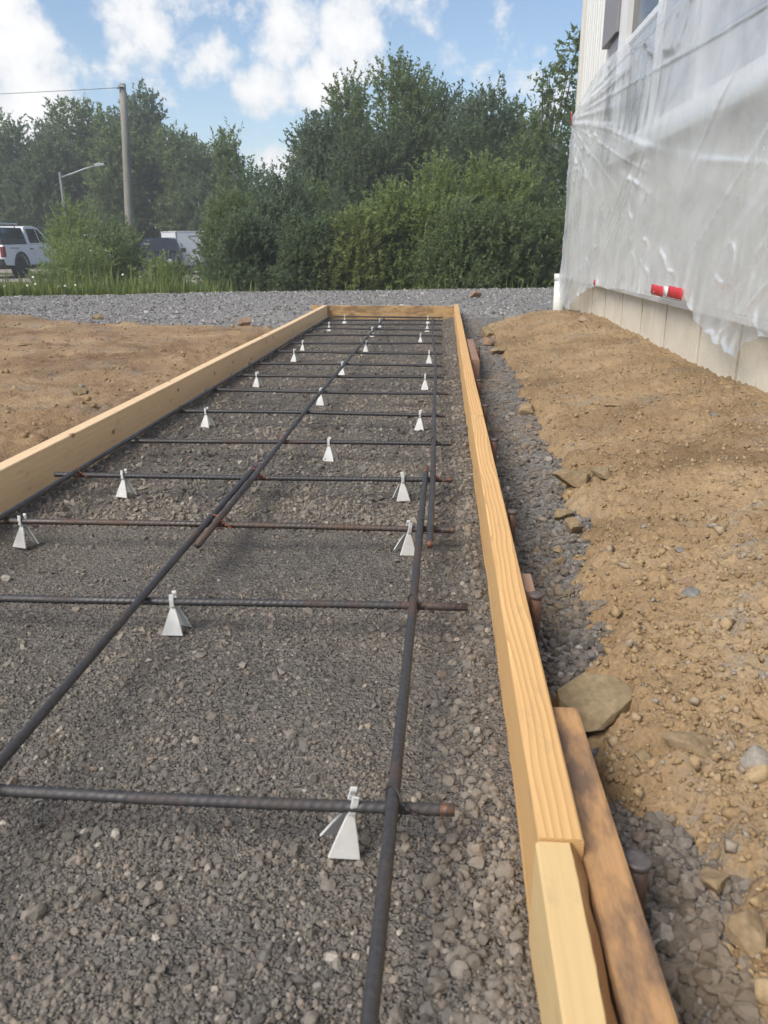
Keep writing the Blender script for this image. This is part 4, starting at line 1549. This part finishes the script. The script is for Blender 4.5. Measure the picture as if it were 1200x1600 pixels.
GT = 'trees in the row behind the parked vehicles'
left_trees = [(-25.4, 47, 7.3, 2.4, 'broad dark tree at the left picture edge'), (-22.9, 45, 6.7, 2.0, 'rounded dark tree above the white pickup'), (-22.2, 48.5, 7.6, 2.0, 'dark tree behind the tall lamp post'),
              (-19.5, 46, 8.3, 1.9, 'tall dark tree just left of the utility pole'), (-18.3, 49, 8.7, 2.0, 'tall dark tree directly behind the utility pole top'), (-15.8, 46, 8.4, 1.75, 'tall dark tree just right of the utility pole'),
              (-13.7, 44, 6.3, 1.6, 'shorter dark tree above the white trailer'), (-12.2, 43, 5.2, 1.5, 'low dark tree right of the trailer'), (-20.7, 44, 6.3, 1.8, 'dense lower tree between lamp post and utility pole'), (-17.0, 43.5, 6.4, 1.7, 'dense lower tree behind the utility pole')]
for k, (x, y, zt_, w_, lab) in enumerate(left_trees):
    r2 = np.random.default_rng(100 + k)
    h = zt_ + .65
    plant('deciduous_tree', lab, 'tree', (x, y, -.65), lobes_tree(r2, w_ * 1.12, h * .96, 11, .06, .35), 1850, .58, (.20, .55), 12, .5, 'leaf_dark' if k % 3 else 'leaf_mid', 200 + k, GT, trunk=(h * .8, .16), inner=.35)
r2 = np.random.default_rng(140)
plant('deciduous_tree', 'slim open tree alone between the two tree groups', 'tree', (-7.9, 31, -.65), lobes_tree(r2, 1.0, 5.1, 7, .3, .5), 520, .55, (.17, .40), 11, .8, 'leaf_mid', 141, None, trunk=(4.3, .09), inner=.3)
GM = 'trees behind the bushes across the drive'
mid_trees = [(-3.7, 25, 4.0, 1.05, 'leafy tree at the left edge of the middle tree group', 'leaf_blue'), (-2.75, 26, 5.05, 1.25, 'bushy tree left of the tallest middle tree', 'leaf_mid'), (-1.25, 25, 5.5, 1.25, 'tallest tree of the middle group', 'leaf_mid'),
             (-.15, 26, 4.9, 1.2, 'bushy tree right of the tallest middle tree', 'leaf_dark'), (.9, 24, 4.45, 1.05, 'tree with a wispy top right of the middle group', 'leaf_blue'), (1.95, 26, 4.25, 1.15, 'tree left of the slim tall tree by the house', 'leaf_mid'),
             (-2.0, 23.5, 3.4, 1.5, 'low dense tree under the middle group', 'leaf_dark'), (.3, 23, 3.3, 1.5, 'low dense tree behind the largest bush', 'leaf_dark')]
for k, (x, y, zt_, w_, lab, mt) in enumerate(mid_trees):
    r2 = np.random.default_rng(160 + k)
    h = zt_ + .62
    plant('deciduous_tree', lab, 'tree', (x, y, -.62), lobes_tree(r2, w_ * 1.18, h, 13, .10, .42), 2450, .40, (.096, .62), 13, .62, mt, 260 + k, GM, trunk=(h * .8, .09), inner=.35)
r2 = np.random.default_rng(180)
plant('deciduous_tree', 'slim tall tree with open crown beside the house corner', 'tree', (2.55, 22, -.6), [(-.05, 0, 3.7, .33, .33, .3), (.05, 0, 4.5, .34, .34, .28), (.36, 0, 5.2, .30, .30, .30), (-.55, 0, 3.35, .4, .4, .4), (-.85, .2, 2.6, .5, .5, .6), (.62, .1, 4.35, .25, .25, .22), (.5, 0, 5.75, .24, .24, .26), (-.1, 0, 5.0, .22, .22, .2)],
      440, .30, (.12, .55), 10, .15, 'leaf_mid', 181, GM, trunk=(5.2, .08), inner=.2)
r2 = np.random.default_rng(182)
plant('deciduous_tree', 'dark round tree tucked against the house corner', 'tree', (2.75, 19, -.6), lobes_tree(r2, .95, 3.7, 8, .08, .45), 1000, .4, (.12, .42), 11, .5, 'leaf_dark', 183, GM, trunk=(2.8, .07), inner=.35)
plant('deciduous_tree', 'mid height tree between the wispy tree and the slim tall one', 'tree', (2.3, 23.5, -.6), lobes_tree(r2, .85, 4.6, 8, .12, .45), 950, .45, (.13, .42), 11, .7, 'leaf_mid', 184, GM, trunk=(3.6, .07), inner=.35)

GB = 'bushes across the gravel drive'
BU = [(-4.25, 16.6, 1.55, .9, 'leaf_mid', 'bush beside the white trailer'), (-3.95, 18, 2.2, .85, 'leaf_blue', 'tall bush right of the trailer bush'), (-3.1, 16, 1.85, .95, 'leaf_blue', 'silvery leaved bush in the left clump'),
      (-2.6, 17.2, 1.85, .85, 'leaf_mid', 'wispy topped bush at the right of the left clump'), (-3.45, 15, 1.0, .8, 'leaf_dark', 'low dark bush in front of the left clump'), (-2.35, 14.6, .95, .8, 'leaf_dark', 'low dark bush at the gap between the clumps'),
      (-1.65, 14.6, 1.05, .75, 'leaf_olive', 'low olive bush at the foot of the middle clump'), (-1.0, 15.0, 1.6, .85, 'leaf_light', 'light green bush at the left of the middle clump'), (-.15, 15.4, 2.1, 1.0, 'leaf_light', 'largest light green bush in the middle'),
      (.8, 15.8, 2.1, 1.0, 'leaf_light', 'light green bush right of the largest one'), (1.7, 16.4, 1.85, .9, 'leaf_mid', 'bush behind the pipe at the house corner'), (2.35, 15.3, 1.15, .8, 'leaf_mid', 'low bush reaching the house corner'),
      (.3, 14.4, 1.05, .95, 'leaf_mid', 'low bush in front of the largest one'), (1.3, 14.8, 1.0, .9, 'leaf_mid', 'low dark green bush near the house corner')]
for k, (x, y, zt_, w_, mt, lab) in enumerate(BU):
    r2 = np.random.default_rng(300 + k)
    z0 = gz(x, y)
    h = zt_ - z0
    lb = []
    for q in range(9):
        a = r2.uniform(0, 2 * np.pi)
        u = r2.uniform(.18, .78)
        rr = w_ * r2.uniform(.1, .62) * (1.1 - u * .6)
        s = w_ * r2.uniform(.36, .5)
        lb.append((rr * math.cos(a), rr * math.sin(a), h * u, s, s, s * 1.05))
    lb.append((0, 0, h * .2, w_ * .8, w_ * .7, h * .22))
    lb.append((r2.normal(0, .1), 0, h * .82, w_ * .3, w_ * .3, h * .12))
    plant('bush', lab, 'bush', (x, y, z0), lb, 1850, .32, (.068, .60), 13, .72, mt, 400 + k, GB, stems=14, r0=.018, inner=.45)
GS = 'young shrubs before the parking lot'
for k, (x, y, zt_, w_, nt, mt, lab) in enumerate([(-8.45, 19, 1.3, .75, 420, 'leaf_light', 'loose young shrub in front of the white pickup'), (-7.4, 18.6, 1.0, .7, 380, 'leaf_mid', 'loose young shrub left of the utility pole foot'), (-7.75, 20.0, .8, .45, 200, 'leaf_light', 'thin shrub round the utility pole foot'),
                                                  (-8.0, 17.2, .55, .8, 380, 'leaf_light', 'low weedy shrub below the pickup shrub'), (-5.9, 17, .12, .6, 260, 'leaf_light', 'low bright weedy shrub in front of the dark car'), (-9.1, 20, .75, .6, 260, 'leaf_mid', 'low shrub by the pickup rear wheel')]):
    r2 = np.random.default_rng(500 + k)
    z0 = gz(x, y)
    h = zt_ - z0
    lb = [(r2.normal(0, w_ * .35), r2.normal(0, w_ * .3), h * u, w_ * .42, w_ * .42, h * .24) for u in (.2, .3, .42, .5, .62, .74, .84)]
    plant('shrub', lab, 'shrub', (x, y, z0), lb, nt, .42, (.080, .5), 12, .85, mt, 520 + k, GS, stems=16, r0=.014, inner=.2)

# grass and weeds along the far side of the drive
r2 = np.random.default_rng(600)
N = 34000
gx = r2.uniform(-11.5, 3.2, N)
gy = crest(gx) + .8 + 6.5 * r2.random(N) ** 1.25
keep = (gx < -3.6) | ((r2.random(N) < .06) & (gy > crest(gx) + 3))
gx, gy = gx[keep], gy[keep]
n = len(gx)
gzv = z_far(gx, gy)
patch = vnoise(gx * .9, gy * .9, 610)
hh = r2.uniform(.10, .27, n) * (.35 + 1.1 * patch) * (1 + .5 * ss(2, 5, gy - crest(gx)))
hh = hh * np.where(r2.random(n) < .07, r2.uniform(1.4, 2.3, n), 1)
ang = r2.uniform(0, 2 * np.pi, n)
lean = r2.uniform(.05, .4, n) * hh
wd_ = r2.uniform(.006, .014, n)
ca, sa = np.cos(ang), np.sin(ang)
B = np.stack([gx, gy, gzv], -1)
side = np.stack([-sa, ca, 0 * ca], -1) * wd_[:, None]
fw = np.stack([ca, sa, 0 * ca], -1)
upv = np.array([0, 0, 1.])
mid = B + fw * (lean * .3)[:, None] + upv * (hh * .6)[:, None]
tip = B + fw * lean[:, None] + upv * hh[:, None]
V = np.stack([B - side, B + side, mid + side * .8, tip, mid - side * .8], 1).reshape(-1, 3)
i0 = np.arange(n) * 5
F4 = np.stack([i0, i0 + 1, i0 + 2, i0 + 4], -1)
F3 = np.stack([i0 + 4, i0 + 2, i0 + 3], -1)
g = obj('grass', mesh_np('grass', V, [F4, F3], False), M['grass'])
tag(g, 'tall rough grass and weeds along the far edge of the drive', 'grass', kind='stuff')

# daisies
pet = MB()
for q in range(10):
    a = 2 * math.pi * q / 10
    c, s = math.cos(a), math.sin(a)
    pet.add([(c * .008 - s * .006, s * .008 + c * .006, .004), (c * .030 - s * .008, s * .030 + c * .008, .0), (c * .034, s * .034, -.002), (c * .030 + s * .008, s * .030 - c * .008, .0), (c * .008 + s * .006, s * .008 - c * .006, .004)], [(0, 1, 2, 3, 4)])
petm = pet.mesh('petals')
eye = MB().lathe([(.010, .002), (.010, .006), (.005, .010), (.001, .011)], 8).mesh('flower_eye')
stm = MB().tube([(0, 0, -.45), (.01, 0, -.2), (0, 0, 0)], .004, 5).mesh('stem')
for k, (x, dy, h) in enumerate([(-5.35, 1.4, .13), (-5.15, 1.5, .14), (-5.0, 1.35, .15), (-4.85, 1.6, .13), (-4.62, 1.2, .12), (-4.55, 1.3, .13), (-4.15, 1.7, .27), (-5.25, 1.9, .26)]):
    y = float(crest(np.array(x))) + dy
    t = thing('daisy', 'small white daisy in the grass beyond the gravel drive', 'flower', (x, y, gz(x, y) + h), 0, 'white daisies in the verge')
    t.rotation_euler = (R(55), R(10 * (k % 3 - 1)), 0)
    t.scale = (.42, .42, .42)
    obj('petals', petm, M['petal'], t)
    obj('flower_eye', eye, M['pollen'], t)
    obj('stem', stm, M['grass'], t, rot=(R(-55), 0, 0))

# ================================================================== utility pole, wire, lamp post
t = thing('utility_pole', 'weathered grey wooden utility pole rising above the shrubs', 'utility pole', (-9.14, 24, -.6))
MB().tube([(0, 0, -.2), (.04, 0, 2), (.14, 0, 4), (.19, 0, 5.43)], [.145, .13, .108, .09], 14).build('pole', M['pole'], t, True)
MB().box(.10, .28, -.13, -.085, 5.33, 5.37).build('bracket', M['galv'], t)
MB().lathe([(.02, 0), (.035, .02), (.03, .05), (.02, .07)], 10, Matrix.Translation((.10, -.13, 5.28))).build('insulator', M['galv'], t, True)
wp = [(-9.0 + .05 - u * 22, 23.9 + u * 1.5, 4.72 + .9 * (u - .5) ** 2 - .225 + u * .3) for u in np.linspace(0, 1, 24)]
tag(MB().tube(wp, .007, 5).build('overhead_wire', M['black_trim'], None, True), 'thin overhead wire running left from the utility pole top', 'wire')
t = thing('lamp_post', 'slim grey lamp post with an upswept arm before the trees', 'lamp post', (-18.3, 40, -.65))
MB().tube([(0, 0, 0), (-.03, 0, 2.5), (-.06, 0, 4.6)], [.095, .085, .075], 10).build('post', M['lamp_grey'], t, True)
MB().tube([(-.06, 0, 4.35), (.5, 0, 4.52), (1.2, 0, 4.74), (1.75, 0, 4.87)], .035, 8).build('arm', M['galv'], t, True)
MB().prism([(1.7, 4.82), (2.15, 4.86), (2.2, 4.94), (1.95, 4.99), (1.7, 4.94)], -.1, .1, 1).build('lamp_head', M['galv'], t, bevel=.02)


# ================================================================== vehicles
def arch(cy, r, z0, n=9):
    return [(cy + r * math.cos(a), max(z0, .40 + r * math.sin(a))) for a in np.linspace(0, math.pi, n)]


def wheel(parent, x, y, r=.41, w=.28, side=1):
    t = obj('wheel', None, parent=parent, loc=(x, y, r))
    Rm = Matrix.Rotation(R(90), 4, 'Y')
    tb = MB().lathe([(r * .62, -w / 2), (r * .92, -w / 2), (r, -w * .36), (r, w * .36), (r * .92, w / 2), (r * .62, w / 2)], 28, Rm)
    tb.build('tyre', M['tyre'], t, True)
    rm = MB()
    rm.lathe([(.05, side * w * .30), (r * .60, side * w * .30), (r * .64, side * w * .46), (r * .58, side * w * .46), (r * .56, side * w * .34), (.05, side * w * .34)], 24, Rm)
    for k in range(6):
        a = 2 * math.pi * k / 6
        Mx = Matrix.Rotation(a, 4, 'X')
        rm.box(side * w * .34, side * w * .47, -.035, .035, .03, r * .60, Mx)
    rm.lathe([(.02, side * w * .34), (.07, side * w * .34), (.06, side * w * .5), (.01, side * w * .5)], 12, Rm)
    rm.build('rim', M['rim'], t)
    return t


def loft(mb, prof, hw0, hw1, zlo, zhi):
    """side profile (y,z) extruded in x, half width from hw0 at zlo to hw1 at zhi (tumblehome)"""
    n = len(prof)
    H = lambda z: hw0 + (hw1 - hw0) * min(1, max(0, (z - zlo) / (zhi - zlo)))
    A = [(-H(z), y, z) for y, z in prof]
    B = [(H(z), y, z) for y, z in prof]
    fs = [tuple(range(n)), tuple(range(2 * n - 1, n - 1, -1))]
    for i in range(n):
        j = (i + 1) % n
        fs.append((i, n + i, n + j, j))
    mb.add(A + B, fs)
    return mb


def side_panel(pts, hw0, hw1, zlo, zhi, s, lift=.006, th=.012):
    H = lambda z: hw0 + (hw1 - hw0) * min(1, max(0, (z - zlo) / (zhi - zlo)))
    n = len(pts)
    A = [(s * (H(z) + lift), y, z) for y, z in pts]
    B = [(s * (H(z) - th), y, z) for y, z in pts]
    fs = [tuple(range(n)), tuple(range(2 * n - 1, n - 1, -1))] + [(i, (i + 1) % n, n + (i + 1) % n, n + i) for i in range(n)]
    return MB().add(A, []).add([], []) if False else MB().add(A + B, fs)


# white pickup, rear towards the camera
pk = thing('pickup_truck', 'white pickup truck with dark bed cover at the left edge', 'pickup truck', (-17.42, 30.3, -.60))
body = [(0, .62)] + [(0, 1.16), (.04, 1.24), (1.9, 1.27), (3.95, 1.27), (5.35, 1.20), (5.72, 1.10), (5.78, .62), (5.6, .48)] + arch(4.75, .50, .48)[0:] + arch(1.25, .50, .48) + [(.15, .52)]
loft(MB(), body, 1.0, .97, .5, 1.27).build('body', M['white_paint'], pk, bevel=.02)
loft(MB(), [(1.95, 1.275), (2.02, 1.62), (2.12, 1.90), (2.3, 1.95), (3.05, 1.95), (3.3, 1.90), (4.05, 1.275)], .96, .74, 1.27, 1.95).build('cab', M['white_paint'], pk, bevel=.03)
loft(MB(), [(.03, 1.275), (.10, 1.62), (.22, 1.86), (1.93, 1.88), (1.93, 1.275)], .95, .78, 1.27, 1.9).build('bed_cover', M['black_trim'], pk, bevel=.02)
for s in (1, -1):
    side_panel([(.14, 1.46), (.26, 1.82), (1.88, 1.84), (1.88, 1.46)], .95, .78, 1.27, 1.9, s).build('cover_window', M['tint'], pk)
    side_panel([(2.16, 1.32), (2.24, 1.84), (2.98, 1.86), (2.98, 1.32)], .96, .74, 1.27, 1.95, s).build('window', M['tint'], pk)
    side_panel([(3.05, 1.32), (3.05, 1.86), (3.24, 1.82), (3.82, 1.34)], .96, .74, 1.27, 1.95, s).build('window', M['tint'], pk)
    MB().box(s * .80 - .19, s * .80 + .19, -.022, .03, .82, 1.18).build('tail_light', M['lamp_red'], pk, bevel=.01) if False else MB().box(s * .93 - .06, s * .93 + .078, -.03, .14, .80, 1.18).build('tail_light', M['lamp_red'], pk, bevel=.02)
    fl = MB()
    for cy in (1.25, 4.75):
        a = arch(cy, .50, .46, 11)
        b = arch(cy, .60, .46, 11)
        for q in range(10):
            fl.add([(s * 1.0, *a[q]), (s * 1.0, *a[q + 1]), (s * 1.0, *b[q + 1]), (s * 1.0, *b[q]), (s * 1.035, *a[q]), (s * 1.035, *a[q + 1]), (s * 1.03, *b[q + 1]), (s * 1.03, *b[q])],
                   [(4, 5, 6, 7), (0, 3, 2, 1), (0, 1, 5, 4), (2, 3, 7, 6), (0, 4, 7, 3), (1, 2, 6, 5)])
    fl.build('wheel_flare', M['black_trim'], pk)
    MB().box(s * 1.0 - .02, s * 1.0 + .02, 2.05, 2.25, 1.08, 1.12).build('door_handle', M['black_trim'], pk, bevel=.006)
    MB().box(s * 1.0 - .06, s * 1.0 + .05, 1.95, 4.1, .42, .50).build('side_step', M['black_trim'], pk, bevel=.02)
    MB().box(s * .985 - .012, s * .985 + .010, .55, 1.15, 1.10, 1.145).build('badge', M['galv'], pk)
    for cy in (1.25, 4.75):
        wheel(pk, s * .86, cy, side=s)
    MB().box(s * 1.16 - .12, s * 1.16 + .1, 3.62, 3.76, 1.28, 1.50).build('mirror', M['black_trim'], pk, bevel=.03)
MB().box(-.78, .78, -.018, .02, .72, 1.17).build('tailgate', M['white_paint'], pk, bevel=.01)
MB().box(-.98, .98, -.20, .10, .50, .74).build('bumper', M['black_trim'], pk, bevel=.03)
MB().box(-.8, .8, .2, 5.4, .36, .56).build('chassis', M['black_trim'], pk)
for yy in (.45, 1.55):
    MB().tube([(-.72, yy, 1.86), (-.72, yy, 1.98), (.72, yy, 1.98), (.72, yy, 1.86)], .022, 6).build('roof_rack', M['black_trim'], pk)
MB().tube([(.3, .2, 2.02), (.3, 1.9, 2.02)], .03, 6).build('ladder_rail', M['lamp_clear'], pk)
MB().tube([(.62, .2, 2.02), (.62, 1.9, 2.02)], .03, 6).build('ladder_rail', M['lamp_clear'], pk)


def suv(label, loc, rz, paint, H=1.62, van=False):
    c = thing('parked_van' if van else 'parked_car', label, 'van' if van else 'car', loc, rz)
    L = 4.9 if van else 4.6
    bl = H * .60
    body = [(0, .55), (0, bl - .04), (.05, bl), (L * .72, bl), (L * .97, bl - .16), (L, bl - .26), (L + .02, .5), (L - .15, .34)] + arch(L * .80, .42, .34) + arch(L * .19, .42, .34) + [(.12, .38)]
    loft(MB(), body, .92, .90, .4, bl).build('body', paint, c, bevel=.02)
    loft(MB(), [(.06, bl + .002), (.25, H - .08), (.45, H), (L * .52, H), (L * .57, H - .04), (L * .74, bl + .002)], .89, .66, bl, H).build('cabin', paint, c, bevel=.03)
    for s in (1, -1):
        for pts in ([(.32, bl + .05), (.46, H - .10), (L * .24, H - .08), (L * .24, bl + .05)], [(L * .26, bl + .05), (L * .26, H - .08), (L * .43, H - .08), (L * .43, bl + .05)], [(L * .45, bl + .05), (L * .45, H - .08), (L * .545, H - .10), (L * .68, bl + .06)]):
            side_panel(pts, .89, .66, bl, H, s).build('window', M['tint'], c)
        MB().box(s * .80 - .1, s * .80 + .1, -.02, .10, bl - .28, bl - .04).build('tail_light', M['lamp_red'], c, bevel=.02)
        MB().lathe([(.01, .03), (.085, .03), (.10, 0), (.085, -.05), (.01, -.05)], 16, Matrix.Translation((s * .72, L + .02, bl - .34)) @ Matrix.Rotation(R(-90), 4, 'X')).build('headlight', M['lamp_clear'], c, True)
        MB().box(s * 1.0 - .11, s * 1.0 + .09, L * .60, L * .64, bl + .02, bl + .2).build('mirror', M['black_trim'], c, bevel=.02)
        for cy in (L * .19, L * .80):
            wheel(c, s * .80, cy, .35, .24, s)
    # rear and front glass
    def glass(y0, z0, y1, z1, w0, w1, name, lift):
        MB().add([(-w0, y0 + lift, z0), (w0, y0 + lift, z0), (w1, y1 + lift, z1), (-w1, y1 + lift, z1), (-w0, y0, z0 - .02), (w0, y0, z0 - .02), (w1, y1, z1 - .02), (-w1, y1, z1 - .02)],
                 [(0, 1, 2, 3), (7, 6, 5, 4), (0, 4, 5, 1), (1, 5, 6, 2), (2, 6, 7, 3), (3, 7, 4, 0)]).build(name, M['tint'], c)
    glass(.085, bl + .06, .24, H - .10, .76, .62, 'rear_window', -.035)
    glass(L * .725, bl + .06, L * .575, H - .07, .78, .60, 'windscreen', .035)
    MB().box(-.9, .9, -.08, .1, .36, .56).build('bumper', M['black_trim'], c, bevel=.03)
    MB().box(-.9, .9, L - .08, L + .08, .32, .52).build('bumper', M['black_trim'], c, bevel=.03)
    MB().box(-.55, .55, L - .01, L + .035, bl - .44, bl - .26).build('grille', M['black_trim'], c, bevel=.01)
    return c


c1 = suv('dark blue car parked in front of the white trailer', (-12.65, 38.3, -.60), R(188), M['dark_paint'], 1.55)
MB().box(.35, .60, .0, .01, 0, .16).build('windscreen_sticker', M['white_paint'], c1, loc=(0, 4.6 * .655 + .06, 1.22), rot=(R(-62), 0, 0))
suv('white van mostly hidden behind the young shrubs', (-16.2, 38.5, -.60), R(24), M['white_paint'], 1.72, True)

tr = thing('cargo_trailer', 'white enclosed cargo trailer behind the dark car', 'trailer', (-10.95, 36.2, -.62), R(34))
MB().box(-.76, .76, 0, 2.4, .42, 1.80).build('body', M['trailer_side'], tr, bevel=.02)
MB().box(-.78, .78, -.02, 2.42, 1.802, 1.84).build('roof_cap', M['white_paint'], tr, bevel=.008)
for s in (-1, 1):
    MB().box(s * .762 - .02, s * .762 + .02, -.015, .05, .40, 1.80).build('corner_post', M['galv'], tr)
    wheel(tr, s * .72, 1.3, .33, .2, s)
    MB().box(s * .80 - .1, s * .80 + .08, 0.86, 1.74, .70, .76).build('mudguard', M['galv'], tr, bevel=.01)
    MB().box(s * .62 - .06, s * .62 + .06, -.03, .0, .46, .56).build('tail_light', M['lamp_red'], tr)
MB().box(-.70, .70, -.012, .01, .50, 1.72).build('rear_door', M['trailer_side'], tr, bevel=.004)
MB().box(-.22, .22, -.018, -.011, 1.60, 1.66).build('lettering_strip', M['galv'], tr)
MB().box(-.70, .70, .1, 2.3, .34, .42).build('chassis', M['black_trim'], tr)
MB().tube([(-.5, 2.3, .38), (0, 3.4, .38), (.5, 2.3, .38)], .04, 6).build('drawbar', M['black_trim'], tr)

# ================================================================== thin summer haze
hzm = bpy.data.materials.new('haze')
hzm.use_nodes = True
ht = hzm.node_tree
ht.nodes.clear()
pv = ht.nodes.new('ShaderNodeVolumePrincipled')
pv.inputs['Color'].default_value = (.93, .95, .97, 1)
pv.inputs['Density'].default_value = HAZE
ho = ht.nodes.new('ShaderNodeOutputMaterial')
ht.links.new(pv.outputs[0], ho.inputs['Volume'])
hb = MB().box(-950, 950, -120, 1560, -2.0, 9.6).build('haze', hzm)
tag(hb, 'thin pale summer haze over the whole site', 'haze', kind='stuff')
